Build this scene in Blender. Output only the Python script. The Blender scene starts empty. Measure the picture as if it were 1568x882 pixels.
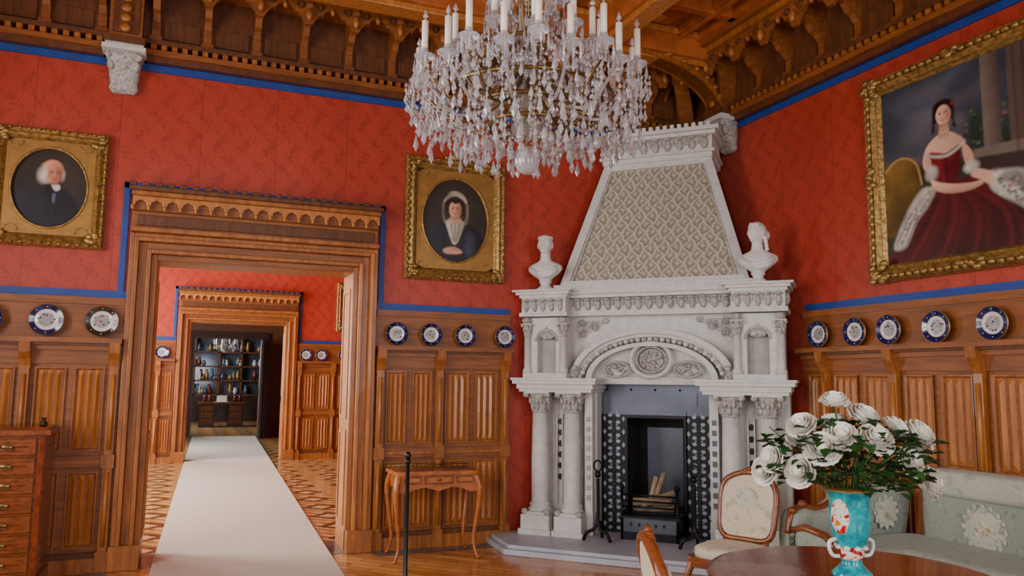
import bpy, math, random
import numpy as np
from mathutils import Vector, Matrix
random.seed(7)
S=bpy.context.scene
pi=math.pi; sin=math.sin; cos=math.cos

# ------------------------------------------------------------------ materials
def L(r,g,b):
    f=lambda c:(c/255/12.92) if c/255<=0.04045 else ((c/255+0.055)/1.055)**2.4
    return (f(r),f(g),f(b),1)
def mul(c,k): return (min(1,c[0]*k),min(1,c[1]*k),min(1,c[2]*k),1)
class NT:
    def __init__(s,name):
        s.m=bpy.data.materials.new(name); s.m.use_nodes=True
        s.n=s.m.node_tree.nodes; s.l=s.m.node_tree.links; s.p=s.n['Principled BSDF']
        tc=s.n.new('ShaderNodeTexCoord'); s.co=tc.outputs['Object']
    def set(s,k,v):
        if k in s.p.inputs: s.p.inputs[k].default_value=v
    def lk(s,a,b): s.l.new(a,b)
    def math(s,op,a,b=None,c=None):
        n=s.n.new('ShaderNodeMath'); n.operation=op
        for i,x in enumerate((a,b,c)):
            if x is None: continue
            if isinstance(x,(int,float)): n.inputs[i].default_value=x
            else: s.lk(x,n.inputs[i])
        return n.outputs[0]
    def sep(s,v=None):
        n=s.n.new('ShaderNodeSeparateXYZ'); s.lk(v or s.co,n.inputs[0]); return n.outputs
    def mapping(s,scale=(1,1,1),rot=(0,0,0),loc=(0,0,0)):
        n=s.n.new('ShaderNodeMapping'); s.lk(s.co,n.inputs[0])
        n.inputs['Scale'].default_value=scale; n.inputs['Rotation'].default_value=rot; n.inputs['Location'].default_value=loc
        return n.outputs[0]
    def noise(s,v,scale=5,detail=4,dist=0):
        n=s.n.new('ShaderNodeTexNoise'); s.lk(v,n.inputs['Vector']); n.inputs['Scale'].default_value=scale
        n.inputs['Detail'].default_value=detail; n.inputs['Distortion'].default_value=dist
        return n.outputs['Fac']
    def ramp(s,f,stops):
        n=s.n.new('ShaderNodeValToRGB'); s.lk(f,n.inputs[0]); e=n.color_ramp.elements
        while len(e)<len(stops): e.new(0.5)
        for i,(p,c) in enumerate(stops): e[i].position=p; e[i].color=c
        return n.outputs[0]
    def mix(s,f,a,b):
        n=s.n.new('ShaderNodeMix'); n.data_type='RGBA'
        if isinstance(f,(int,float)): n.inputs[0].default_value=f
        else: s.lk(f,n.inputs[0])
        for k,x in ((6,a),(7,b)):
            if isinstance(x,tuple): n.inputs[k].default_value=x
            else: s.lk(x,n.inputs[k])
        return n.outputs[2]
    def bump(s,h,st=.3,d=.01):
        n=s.n.new('ShaderNodeBump'); s.lk(h,n.inputs['Height']); n.inputs['Strength'].default_value=st; n.inputs['Distance'].default_value=d
        s.lk(n.outputs[0],s.p.inputs['Normal'])
    def col(s,c):
        if isinstance(c,tuple): s.p.inputs['Base Color'].default_value=c
        else: s.lk(c,s.p.inputs['Base Color'])

def mk(name,c,k=.75,rough=.5,metal=0,sc=(1,1,1),ns=8,bump=0,coat=0,c2=None,dist=0,trans=0,lo=.35,hi=.65,sheen=0):
    t=NT(name); v=t.mapping(sc); f=t.noise(v,ns,5,dist)
    t.col(t.ramp(f,[(lo,c2 or mul(c,k)),(hi,c)]))
    t.set('Roughness',rough); t.set('Metallic',metal); t.set('Coat Weight',coat); t.set('Transmission Weight',trans)
    t.set('Sheen Weight',sheen)
    if bump: t.bump(f,bump)
    return t.m

wood=mk('oak_wood',L(170,101,40),.55,.42,sc=(9,9,1),ns=3,bump=.08,coat=.08,dist=.6)
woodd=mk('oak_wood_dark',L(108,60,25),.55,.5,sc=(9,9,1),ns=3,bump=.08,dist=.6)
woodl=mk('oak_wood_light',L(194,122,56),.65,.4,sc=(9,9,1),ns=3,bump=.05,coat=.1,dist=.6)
woodh=mk('oak_wood_horizontal',L(150,86,36),.58,.45,sc=(1,6,9),ns=3,bump=.08,dist=.6)
woodc=mk('ceiling_wood',L(186,100,42),.62,.5,sc=(3,3,3),ns=2,bump=.06,dist=.4)
woodf=mk('frieze_wood',L(106,58,26),.58,.5,sc=(6,6,2),ns=3,bump=.06,dist=.4)
maho=mk('mahogany',L(140,58,26),.5,.22,sc=(1,6,4),ns=3,coat=.25,dist=1)
walnut=mk('walnut_inlay',L(140,74,34),.5,.3,sc=(3,3,6),ns=4,coat=.2,dist=1.5)
honey=mk('honey_wood',L(186,104,42),.6,.3,sc=(3,3,6),ns=3,coat=.25,dist=1)
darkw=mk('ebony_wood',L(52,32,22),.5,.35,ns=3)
blue=mk('blue_border',L(30,66,148),.8,.5,ns=6)
stone=mk('white_stone',L(212,211,205),.86,.55,ns=14,bump=.12)
stones=mk('carved_stone',L(198,195,187),.5,.6,ns=40,bump=.8)
slate=mk('hearth_stone',L(180,184,194),.85,.45,ns=5,bump=.05)
plaster=mk('bust_plaster',L(222,220,216),.93,.5,ns=6)
gold=mk('gilt',L(194,156,88),.4,.38,metal=.6,ns=30,bump=.5)
goldm=mk('gilt_spandrel',L(172,130,66),.75,.4,metal=.5,ns=12,bump=.1)
iron=mk('cast_iron',L(26,26,30),.6,.4,metal=.6,ns=10,bump=.1)
irong=mk('grey_iron_plate',L(84,90,104),.7,.33,metal=.4,ns=4,bump=.05)
tilep=mk('surround_tile',L(150,162,176),.75,.35,ns=7)
soot=mk('soot_brick',L(40,36,36),.5,.8,ns=8,bump=.3)
logm=mk('fire_log',L(170,146,116),.6,.8,ns=12,bump=.3)
brass=mk('aged_brass',L(150,126,78),.6,.3,metal=.9,ns=10)
candle=mk('candle_wax',L(238,230,214),.95,.4,ns=3)
black=mk('black_paint',L(14,14,16),.7,.35,ns=5)
rug=mk('cream_runner',L(206,195,178),.88,.95,ns=60,bump=.25,sheen=.1)
shade=mk('niche_shade_stone',L(176,173,168),.8,.7,ns=10)  # darker stone: recess shade put in the colour; also left jamb ladder

def crystal():
    t=NT('cut_crystal'); t.col((.88,.90,.94,1)); t.set('Roughness',.04); t.set('Transmission Weight',.8); t.set('IOR',1.52)
    return t.m
crys=crystal()

def damask():
    t=NT('red_damask'); x,y,z=t.sep()[0:3]
    h=t.math('ADD',x,y); k=2*pi/.22
    wz=t.math('MULTIPLY',z,k*.62); hh=t.math('MULTIPLY',h,k)
    w1=t.math('SINE',t.math('ADD',hh,t.math('MULTIPLY',t.math('SINE',wz),1.3)))
    w2=t.math('COSINE',t.math('ADD',wz,t.math('MULTIPLY',t.math('SINE',t.math('MULTIPLY',hh,2)),.6)))
    nz=t.noise(t.mapping((1,1,1)),38,3)
    p=t.math('ADD',t.math('MULTIPLY',w1,w2),t.math('MULTIPLY',t.math('SUBTRACT',nz,.5),6.0))
    mr=t.n.new('ShaderNodeMapRange'); mr.interpolation_type='SMOOTHSTEP'; t.lk(p,mr.inputs[0])
    mr.inputs[1].default_value=.1; mr.inputs[2].default_value=.7
    big=t.noise(t.mapping((1,1,.5)),1.4,3)
    base=t.ramp(big,[(.3,L(164,50,30)),(.7,L(180,62,40))])
    c=t.mix(t.math('MULTIPLY',mr.outputs[0],.5),base,L(136,34,22))
    seam=t.math('LESS_THAN',t.math('FRACT',t.math('DIVIDE',h,.66)),.012)
    c=t.mix(t.math('MULTIPLY',seam,.5),c,L(100,26,18))
    t.col(c); t.set('Roughness',.45); t.set('Sheen Weight',.06)
    t.bump(mr.outputs[0],.15,.003)
    return t.m
dam=damask()

def hoodmat():
    t=NT('hood_relief_tile'); x,y,z=t.sep()[0:3]
    xw=t.math('ADD',x,t.math('MULTIPLY',t.math('SINE',t.math('MULTIPLY',z,52)),.010))
    a=t.math('MULTIPLY',t.math('ADD',xw,t.math('MULTIPLY',z,.75)),7.5); b=t.math('MULTIPLY',t.math('SUBTRACT',xw,t.math('MULTIPLY',z,.75)),7.5)
    fa=t.math('ABSOLUTE',t.math('SUBTRACT',t.math('FRACT',a),.5)); fb=t.math('ABSOLUTE',t.math('SUBTRACT',t.math('FRACT',b),.5))
    e=t.math('MAXIMUM',fa,fb)
    nz=t.noise(t.mapping((1,1,1)),40,3)
    e2=t.math('ADD',e,t.math('MULTIPLY',t.math('SUBTRACT',nz,.5),.22))
    c=t.ramp(e2,[(.10,L(192,184,166)),(.2,L(158,149,130)),(.36,L(148,139,120)),(.43,L(190,185,172)),(.55,L(196,192,182))])
    t.col(c); t.set('Roughness',.45); t.bump(e2,.9,.03)
    return t.m
hoodm=hoodmat()

def parquet(name,cs,bw,rh,rot,sq=1.0,off=.5,rough=.25):
    t=NT(name); v=t.mapping((1,1,1),(0,0,rot))
    n=t.n.new('ShaderNodeTexBrick'); t.lk(v,n.inputs['Vector']); n.offset=off
    n.inputs['Color1'].default_value=cs[0]; n.inputs['Color2'].default_value=cs[1]; n.inputs['Mortar'].default_value=mul(cs[1],.4)
    n.inputs['Scale'].default_value=1; n.inputs['Mortar Size'].default_value=.004; n.inputs['Brick Width'].default_value=bw; n.inputs['Row Height'].default_value=rh
    g=t.noise(t.mapping((6,1,1),(0,0,rot)),9,3)
    t.col(t.mix(t.math('MULTIPLY',g,.35),n.outputs[0],mul(cs[1],.6)))
    t.set('Roughness',rough); t.set('Coat Weight',.2)
    return t.m
floorm=parquet('parquet_oak',(L(222,160,84),L(170,100,42)),.52,.10,pi/4)
def checkpar():
    t=NT('parquet_inlaid'); x,y,z=t.sep()[0:3]
    u=t.math('SUBTRACT',t.math('FRACT',t.math('MULTIPLY',x,1.55)),.5); v=t.math('SUBTRACT',t.math('FRACT',t.math('MULTIPLY',y,1.55)),.5)
    au=t.math('ABSOLUTE',u); av=t.math('ABSOLUTE',v)
    d=t.math('ADD',au,av); mxx=t.math('MAXIMUM',au,av)
    a=t.math('LESS_THAN',d,.38); b=t.math('LESS_THAN',d,.2); f=t.math('GREATER_THAN',mxx,.44)
    st=t.math('LESS_THAN',t.math('FRACT',t.math('MULTIPLY',t.math('ADD',u,v),3)),.5)
    c=t.mix(st,L(224,182,120),L(160,112,66))
    c=t.mix(a,c,L(52,32,22)); c=t.mix(b,c,L(226,186,128)); c=t.mix(f,c,L(204,150,88))
    g=t.noise(t.mapping((1,6,1)),8,3); c=t.mix(t.math('MULTIPLY',g,.3),c,L(120,76,40))
    t.col(c); t.set('Roughness',.22); t.set('Coat Weight',.3)
    return t.m
floorc=checkpar()
borderm=parquet('floor_border_tile',(L(110,106,104),L(56,54,56)),.08,.08,0,off=0)

def fabric(name,base,tint,pat):
    t=NT(name)
    vo=t.n.new('ShaderNodeTexVoronoi'); t.lk(t.mapping((1,1,1)),vo.inputs['Vector']); vo.inputs['Scale'].default_value=26
    nz=t.noise(t.mapping((1,1,1)),14,4)
    m=t.math('LESS_THAN',vo.outputs['Distance'],t.math('MULTIPLY',nz,.62))
    c=t.mix(t.math('MULTIPLY',m,.5),base,tint)
    m2=t.math('GREATER_THAN',nz,.6); c=t.mix(t.math('MULTIPLY',m2,.6),c,pat)
    t.col(c); t.set('Roughness',.7); t.set('Sheen Weight',.1); t.bump(nz,.1)
    return t.m
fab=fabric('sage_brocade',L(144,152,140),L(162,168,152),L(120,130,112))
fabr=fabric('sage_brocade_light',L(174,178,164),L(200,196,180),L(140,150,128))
fabm=fabric('floral_medallion',L(188,190,172),L(176,140,140),L(124,138,104))
fabc=fabric('cream_brocade',L(204,194,168),L(190,176,142),L(168,148,106))

# ------------------------------------------------------------------ mesh builder
class MB:
    def __init__(s): s.v=[];s.f=[];s.mi=[];s.sm=[];s.mats=[];s.T=Matrix.Identity(4)
    def ix(s,m):
        if m not in s.mats: s.mats.append(m)
        return s.mats.index(m)
    def add(s,vs,fs,m,smooth=False):
        b=len(s.v); T=s.T
        s.v+= [tuple(T@Vector(v)) for v in vs]; i=s.ix(m)
        for f in fs: s.f.append([b+k for k in f]); s.mi.append(i); s.sm.append(smooth)
    def box(s,x0,x1,y0,y1,z0,z1,m):
        s.add([(x0,y0,z0),(x1,y0,z0),(x1,y1,z0),(x0,y1,z0),(x0,y0,z1),(x1,y0,z1),(x1,y1,z1),(x0,y1,z1)],
              [(0,3,2,1),(4,5,6,7),(0,1,5,4),(1,2,6,5),(2,3,7,6),(3,0,4,7)],m)
    def prism(s,pts,a,b,m,ax='y'):
        n=len(pts)
        f={'y':lambda p,d:(p[0],d,p[1]),'x':lambda p,d:(d,p[0],p[1]),'z':lambda p,d:(p[0],p[1],d)}[ax]
        vs=[f(p,a) for p in pts]+[f(p,b) for p in pts]
        fs=[list(range(n)),list(range(2*n-1,n-1,-1))]+[(i,(i+1)%n,n+(i+1)%n,n+i) for i in range(n)]
        s.add(vs,fs,m)
    def lathe(s,prof,m,c=(0,0,0),n=20,smooth=True,sx=1,sy=1):
        vs=[];fs=[]
        for r,z in prof:
            for i in range(n):
                a=2*pi*i/n; vs.append((c[0]+r*sx*cos(a),c[1]+r*sy*sin(a),c[2]+z))
        for j in range(len(prof)-1):
            for i in range(n):
                k=(i+1)%n; fs.append((j*n+i,j*n+k,(j+1)*n+k,(j+1)*n+i))
        fs.append(list(range(n-1,-1,-1))); q=(len(prof)-1)*n; fs.append(list(range(q,q+n)))
        s.add(vs,fs,m,smooth)
    def loft(s,rings,m,n=20,p=1.0,smooth=True):
        vs=[];fs=[]
        sg=lambda v:(1 if v>=0 else -1)*abs(v)**p
        for cx,cy,z,rx,ry in rings:
            for i in range(n):
                a=2*pi*i/n; vs.append((cx+rx*sg(cos(a)),cy+ry*sg(sin(a)),z))
        for j in range(len(rings)-1):
            for i in range(n):
                k=(i+1)%n; fs.append((j*n+i,j*n+k,(j+1)*n+k,(j+1)*n+i))
        fs.append(list(range(n-1,-1,-1))); q=(len(rings)-1)*n; fs.append(list(range(q,q+n)))
        s.add(vs,fs,m,smooth)
    def tube(s,pts,r,m,n=8,closed=False):
        P=[Vector(p) for p in pts]; N=len(P)
        R=r if isinstance(r,(list,tuple)) else [r]*N
        vs=[];fs=[]; up=None
        for i in range(N):
            if closed: t=(P[(i+1)%N]-P[i-1])
            else: t=P[min(i+1,N-1)]-P[max(i-1,0)]
            if t.length<1e-9: t=Vector((0,0,1))
            t.normalize()
            if up is None: up=Vector((0,0,1)) if abs(t.z)<.9 else Vector((1,0,0))
            a=up-t*up.dot(t)
            if a.length<1e-5: a=Vector((1,0,0))-t*t.x
            a.normalize(); b=t.cross(a); up=a
            for k in range(n):
                q=2*pi*k/n; vs.append(tuple(P[i]+(a*cos(q)+b*sin(q))*R[i]))
        for i in range(N if closed else N-1):
            j=(i+1)%N
            for k in range(n):
                l=(k+1)%n; fs.append((i*n+k,i*n+l,j*n+l,j*n+k))
        if not closed: fs.append(list(range(n-1,-1,-1))); fs.append(list(range((N-1)*n,N*n)))
        s.add(vs,fs,m,True)
    def ell(s,c,r,m,nu=10,nv=6,e=1.0,fn=None):
        if isinstance(r,(int,float)): r=(r,r,r)
        sg=lambda v:(1 if v>=0 else -1)*abs(v)**e
        vs=[];fs=[]
        for j in range(nv+1):
            t=-pi/2+pi*j/nv
            for i in range(nu):
                a=2*pi*i/nu; d=(sg(cos(t))*sg(cos(a)),sg(cos(t))*sg(sin(a)),sg(sin(t)))
                o=(d[0]*r[0],d[1]*r[1],d[2]*r[2])
                if fn: o=fn(d,o)
                vs.append((c[0]+o[0],c[1]+o[1],c[2]+o[2]))
        for j in range(nv):
            for i in range(nu):
                k=(i+1)%nu; fs.append((j*nu+i,j*nu+k,(j+1)*nu+k,(j+1)*nu+i))
        s.add(vs,fs,m,True)
    def cush(s,x0,x1,y0,y1,z0,z1,m,e=.4):
        s.ell(((x0+x1)/2,(y0+y1)/2,(z0+z1)/2),((x1-x0)/2,(y1-y0)/2,(z1-z0)/2),m,28,14,e)
    def drop(s,c,r,h,m,n=5):
        x,y,z=c; vs=[(x,y,z)]
        a0=random.random()*6
        for i in range(n): a=a0+2*pi*i/n; vs.append((x+r*cos(a),y+r*sin(a),z-h*.68))
        vs.append((x,y,z-h)); fs=[]
        for i in range(n):
            k=(i+1)%n; fs.append((0,1+i,1+k)); fs.append((n+1,1+k,1+i))
        s.add(vs,fs,m)
    def face(s,pts,m): s.add(pts,[list(range(len(pts)))],m)
    def rloft(s,hx,hz,prof,m,c=(0,0)):
        vs=[];fs=[]
        for ins,o in prof:
            X=hx-ins; Z=hz-ins
            vs+=[(c[0]-X,-o,c[1]-Z),(c[0]+X,-o,c[1]-Z),(c[0]+X,-o,c[1]+Z),(c[0]-X,-o,c[1]+Z)]
        for j in range(len(prof)-1):
            for i in range(4):
                k=(i+1)%4; fs.append((j*4+i,j*4+k,(j+1)*4+k,(j+1)*4+i))
        s.add(vs,fs,m)
    def beam(s,p,q,w,d,m):
        p=Vector(p);q=Vector(q); t=(q-p).normalized(); a=Vector((1,0,0)); a=(a-t*a.dot(t)).normalized(); b=t.cross(a)
        vs=[tuple(x+a*w*i+b*d*j) for x in (p,q) for i,j in ((-1,-1),(1,-1),(1,1),(-1,1))]
        s.add(vs,[(0,1,2,3),(7,6,5,4),(0,4,5,1),(1,5,6,2),(2,6,7,3),(3,7,4,0)],m)
    def obj(s,name,loc=(0,0,0),rz=0,parent=None,bevel=0,fix=True,rx=0):
        me=bpy.data.meshes.new(name); me.from_pydata(s.v,[],s.f)
        for m in s.mats: me.materials.append(m)
        me.polygons.foreach_set('material_index',s.mi); me.polygons.foreach_set('use_smooth',s.sm)
        me.update()
        if fix:
            import bmesh
            bm=bmesh.new(); bm.from_mesh(me); bmesh.ops.recalc_face_normals(bm,faces=bm.faces); bm.to_mesh(me); bm.free()
        o=bpy.data.objects.new(name,me); S.collection.objects.link(o); o.location=loc; o.rotation_euler=(rx,0,rz)
        if parent: o.parent=parent
        if bevel:
            md=o.modifiers.new('bevel','BEVEL'); md.width=bevel; md.segments=2; md.limit_method='ANGLE'; md.angle_limit=math.radians(50)
        return o
def empty(name,loc=(0,0,0),rz=0):
    e=bpy.data.objects.new(name,None); S.collection.objects.link(e); e.location=loc; e.rotation_euler=(0,0,rz); return e
def smoothpts(P,k=5,closed=True):
    out=[];n=len(P)
    for i in range(n if closed else n-1):
        g=lambda j:P[j%n] if closed else P[max(0,min(n-1,j))]
        p0,p1,p2,p3=g(i-1),g(i),g(i+1),g(i+2)
        for a in range(k):
            t=a/k; out.append(tuple(.5*((2*p1[d])+(-p0[d]+p2[d])*t+(2*p0[d]-5*p1[d]+4*p2[d]-p3[d])*t*t+(-p0[d]+3*p1[d]-3*p2[d]+p3[d])*t**3) for d in range(len(p1))))
    if not closed: out.append(tuple(P[-1]))
    return out

# ------------------------------------------------------------------ room shell
X0,X1,YB,YR=-3.0,5.35,7.45,-2.2
H=5.3
def wall(name,x0,x1,h,ops,loc,rz,th=.44,m=dam):
    b=MB(); xs=x0
    for a,c,z0,z1 in sorted(ops):
        b.box(xs,a,0,th,0,h,m)
        if z0>0: b.box(a,c,0,th,0,z0,m)
        b.box(a,c,0,th,z1,h,m); xs=c
    b.box(xs,x1,0,th,0,h,m)
    return b.obj(name,loc,rz)
D1=(-.29,1.42); D2=(.02,1.75); DH=2.6
wall('wall_back',X0,X1,H,[(D1[0]-.02,D1[1]+.02,0,DH+.02)],(0,YB,0),0)
wall('wall_right',-16.2,2.2,H,[],(X1,0,0),-pi/2,.3)
LO=[(.2,1.8,.9,4.0),(3.6,5.2,.9,4.0),(8.9,10.5,.9,4.0),(11.4,13.0,.9,4.0),(13.8,15.2,.9,4.0)]
wall('wall_left',YR,16.2,H,LO,(X0,0,0),pi/2,.3)
wall('wall_rear',-X1,-X0,H,[(-4.6,-3.0,.9,4.0),(-1.6,0.0,.9,4.0)],(0,YR,0),pi,.3)
wall('wall_parlour_back',X0,X1,H,[(D2[0]-.02,D2[1]+.02,0,DH+.02)],(0,15.9,0),0,.3)
D3=(.15,1.85)
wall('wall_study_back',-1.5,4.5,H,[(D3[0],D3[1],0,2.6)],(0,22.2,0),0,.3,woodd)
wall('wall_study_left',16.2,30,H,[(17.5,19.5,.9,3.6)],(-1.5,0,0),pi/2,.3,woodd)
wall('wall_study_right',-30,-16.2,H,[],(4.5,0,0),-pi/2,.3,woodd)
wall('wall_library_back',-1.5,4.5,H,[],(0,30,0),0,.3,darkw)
b=MB(); b.box(X0-.3,X1+.3,YR-.3,YB,-.1,0,floorm); b.box(X0-.3,X1+.3,YB,16.2,-.1,0,floorc); b.box(-1.9,4.9,16.2,30.3,-.1,0,floorc); b.obj('floor')
b=MB(); b.box(1.66,2.8,7.12,7.30,.0,.004,borderm); b.box(-2.95,-.52,7.12,7.3,0,.004,borderm); b.box(-.3,1.45,7.34,7.9,0,.004,borderm); b.obj('trim_floor_border')
# ceiling
b=MB(); b.box(X0-.3,X1+.3,YR-.3,16.2,H,H+.1,woodc); b.box(-1.9,4.9,16.2,30.3,H,H+.1,woodd)
for i in range(12):
    x=X0+.35+i*.72
    b.box(x,x+.09,YR,YB-.4,H-.10,H,woodc); b.box(x+.02,x+.07,YR,YB-.4,H-.14,H-.1,woodc)
for i in range(11):
    y=YR+.4+i*.86
    b.box(X0,X1-.4,y,y+.1,H-.13,H,woodc)
    for j in range(11):
        x=X0+.35+.4+j*.72
        b.box(x-.2,x+.2,y+.25,y+.68,H-.03,H,wood if (i+j)%2 else woodc)
        b.ell((x,y+.46,H-.04),(.09,.09,.03),woodl,10,5)
for y in (6.55,3.4,.2):
    b.box(X0,X1,y,y+.3,H-.3,H,woodc); b.box(X0,X1,y+.05,y+.25,H-.36,H-.3,woodl); b.box(X0,X1,y-.04,y+.34,H-.1,H-.04,woodl)
for x in (-.80,3.6):
    b.box(x,x+.3,YR,YB,H-.3,H,woodc); b.box(x+.05,x+.25,YR,YB,H-.36,H-.3,woodl); b.box(x-.04,x+.34,YR,YB,H-.1,H-.04,woodl)
b.obj('ceiling',bevel=.008)

# frieze / cornice
def frieze(name,x0,x1,loc,rz):
    b=MB(); z0=4.37
    b.box(x0,x1,-.03,0,z0,H,woodf)
    b.box(x0,x1,-.09,0,z0,z0+.05,woodf); b.box(x0,x1,-.13,0,z0+.05,z0+.10,woodh); b.box(x0,x1,-.16,0,z0+.14,z0+.18,woodf)
    n=int((x1-x0)/.085)
    for i in range(n):
        x=x0+i*.085; b.box(x,x+.045,-.15,-.03,z0+.10,z0+.14,wood)
    w=.43; n=int((x1-x0)/w)
    for i in range(n+1):
        x=x0+i*w
        b.box(x-.035,x+.035,-.07,0,z0+.18,z0+.42,woodh); b.box(x-.05,x+.05,-.1,0,z0+.2,z0+.24,woodh)
        pr=[(0,4.72),(-.08,4.74),(-.13,4.80),(-.18,4.82),(-.24,4.90),(-.33,4.93),(-.40,5.03),(-.40,5.08),(0,5.08)]
        b.prism(pr,x-.03,x+.03,woodh,'x')
        b.ell((x,-.40,4.93),(.035,.035,.06),wood)
        if i<n:
            pts=[(x,5.06),(x,4.84)]
            def ar(u): return 4.84+.17*math.sin(u*pi/2)**.8-(.035*max(0,1-abs(u-.5)/.1))
            for t in range(0,13):
                u=t/12; pts.append((x+.03+(w/2-.03)*u,ar(u)))
            for t in range(11,-1,-1):
                u=t/12; pts.append((x+w-.03-(w/2-.03)*u,ar(u)))
            pts+=[(x+w,4.84),(x+w,5.06)]
            b.prism(pts,-.38,-.34,woodh)
            b.box(x+.07,x+w-.07,-.05,-.03,z0+.24,z0+.40,woodd)
            for kx in (.2,.8):
                b.tube([(x+w*kx+.032*cos(a),-.39,5.01+.028*sin(a)) for a in [k*pi/4 for k in range(8)]],.008,woodf,5,True)
            b.ell((x+w/2,-.37,5.0),(.025,.03,.04),wood)
    b.box(x0,x1,-.44,0,5.06,5.12,wood); b.box(x0,x1,-.50,0,5.12,5.17,woodh); b.box(x0,x1,-.56,0,5.17,5.3,woodc)
    b.box(x0,x1,-.02,0,z0-.065,z0,blue)
    return b.obj(name,loc,rz)
frieze('trim_frieze_back',X0,X1,(0,YB,0),0)
frieze('trim_frieze_right',-YB+.0,-YR,(X1,0,0),-pi/2)

def corbel(name,x,loc,rz,arch=0):
    b=MB()
    b.loft([(x,-.02,4.06,.09,.02),(x,-.04,4.10,.12,.05),(x,-.04,4.13,.11,.05),(x,-.06,4.2,.12,.08),(x,-.09,4.3,.13,.11),(x,-.12,4.37,.16,.14)],stones,16,.6)
    b.box(x-.17,x+.17,-.28,0,4.37,4.41,stone); b.box(x-.15,x+.15,-.25,0,4.41,4.44,stone)
    for sx in (-.1,0,.1):
        b.ell((x+sx,-.15,4.28),(.035,.05,.06),stones); b.ell((x+sx*1.2,-.2,4.34),(.03,.04,.03),stones)
    b.box(x-.13,x+.13,-.22,0,4.44,5.0,woodh); b.box(x-.16,x+.16,-.26,0,4.44,4.5,woodd); b.box(x-.1,x+.1,-.24,-.22,4.54,4.9,woodd); b.box(x-.17,x+.17,-.3,0,4.94,5.02,woodh)
    for i in range(4): b.ell((x,-.25,4.58+i*.09),(.05,.02,.04),wood)
    if arch:
        outer=[(-.2-1.05*(1-cos(t*pi/16)),4.46+.5*sin(t*pi/16)) for t in range(0,9)]
        inner=[(-.2-1.0*(1-cos(t*pi/16))+.0,4.62+.46*sin(t*pi/16)) for t in range(8,-1,-1)]
        b.prism(outer+inner,x-.09,x+.09,woodh,'x')
        b.prism(outer+[(p[0],p[1]+.04) for p in reversed(outer)],x-.12,x+.12,wood,'x')
        for t in range(1,8):
            p=outer[t]; b.ell((x+.1,p[0],p[1]+.08),(.03,.04,.03),wood)
    return b.obj(name,loc,rz)
corbel('trim_corbel',-.65,(0,YB,0),0,0)
corbel('trim_corbel.001',-6.7,(X1,0,0),-pi/2,1)
b=MB()
b.prism([(0,4.5),(-.12,4.55),(-.3,4.75),(-.6,4.95),(-1.0,5.05),(-1.0,5.12),(0,5.12)],-.08,.08,woodh,'x')
b.obj('trim_corner_bracket',(5.3,7.4,0),-pi/4)

# wainscot
def linen(b,x0,x1,z0,z1,d):
    b.rloft((x1-x0)/2,(z1-z0)/2,[(0,d+.022),(.012,d+.022),(.022,d+.004)],wood,((x0+x1)/2,(z0+z1)/2))
    n=3; w=(x1-x0-.05)/n
    for i in range(n):
        c=x0+.025+w*(i+.5); h=w*.36
        vs=[(c-h,-d,z0+.03),(c,-d-.022,z0+.07),(c+h,-d,z0+.03),(c-h,-d,z1-.03),(c,-d-.022,z1-.07),(c+h,-d,z1-.03),(c,-d,z0+.02),(c,-d,z1-.02)]
        b.add(vs,[(0,1,4,3),(1,2,5,4),(0,6,1),(6,2,1),(3,4,7),(4,5,7)],woodl)
def wainscot(name,x0,x1,loc,rz,pil,ends=True):
    b=MB()
    b.box(x0,x1,-.04,0,0,2.25,woodh)
    b.box(x0,x1,-.10,0,0,.11,wood); b.box(x0,x1,-.075,0,.11,.15,woodd)
    b.box(x0,x1,-.075,0,.84,.93,woodh); b.box(x0,x1,-.095,0,.87,.90,wood)
    b.box(x0,x1,-.065,0,1.69,1.80,woodh); b.box(x0,x1,-.10,0,1.80,1.85,woodh); b.box(x0,x1,-.17,0,1.86,1.90,woodh); b.box(x0,x1,-.14,0,1.84,1.86,woodd)
    b.box(x0,x1,-.06,0,2.19,2.25,woodh); b.box(x0,x1,-.025,0,2.25,2.315,blue)
    ps=[p for p in pil if x0-.01<=p<=x1+.01]
    for p in ps:
        b.box(p-.035,p+.035,-.10,0,0,1.86,wood)
        b.box(p-.05,p+.05,-.12,0,0,.16,wood); b.box(p-.05,p+.05,-.12,0,.83,.94,wood)
        b.tube([(p,-.105,.2),(p,-.105,.8)],.018,woodl,6); b.tube([(p,-.105,.98),(p,-.105,1.6)],.018,woodl,6)
        b.prism([(-.05,1.62),(-.09,1.64),(-.12,1.72),(-.16,1.78),(-.17,1.86),(-.05,1.86)],p-.04,p+.04,wood,'x')
    seq=[x0]+ps+[x1]
    for a,c in zip(seq[:-1],seq[1:]):
        if c-a<.2: continue
        a+=.05;c-=.05; mid=(a+c)/2
        cells=[(a+.02,mid-.03),(mid+.03,c-.02)] if c-a>.4 else [(a,c)]
        for q,r in cells:
            linen(b,q,r,.19,.80,.04); linen(b,q,r,.97,1.66,.04)
    return b.obj(name,loc,rz)
wainscot('wainscot_back_right',1.66,3.05,(0,YB,0),0,[1.70,2.29,2.98])
wainscot('wainscot_back_left',X0,-.52,(0,YB,0),0,[-2.68,-1.94,-1.22,-.57])
wainscot('wainscot_right',-5.66,2.2,(X1,0,0),-pi/2,[-5.38+.735*i for i in range(11)])
wainscot('wainscot_parlour_left',X0,D2[0]-.24,(0,15.9,0),0,[-2.6,-1.9,-1.2,-.5])
wainscot('wainscot_parlour_right',D2[1]+.24,X1,(0,15.9,0),0,[2.04,2.7,3.4,4.1,4.8])
wainscot('wainscot_parlour_side',-15.7,-7.95,(X1,0,0),-pi/2,[-15.6+.73*i for i in range(11)])
wainscot('wainscot_left',-2.2,0.1,(X0,0,0),pi/2,[-1.5,-.7])
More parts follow.
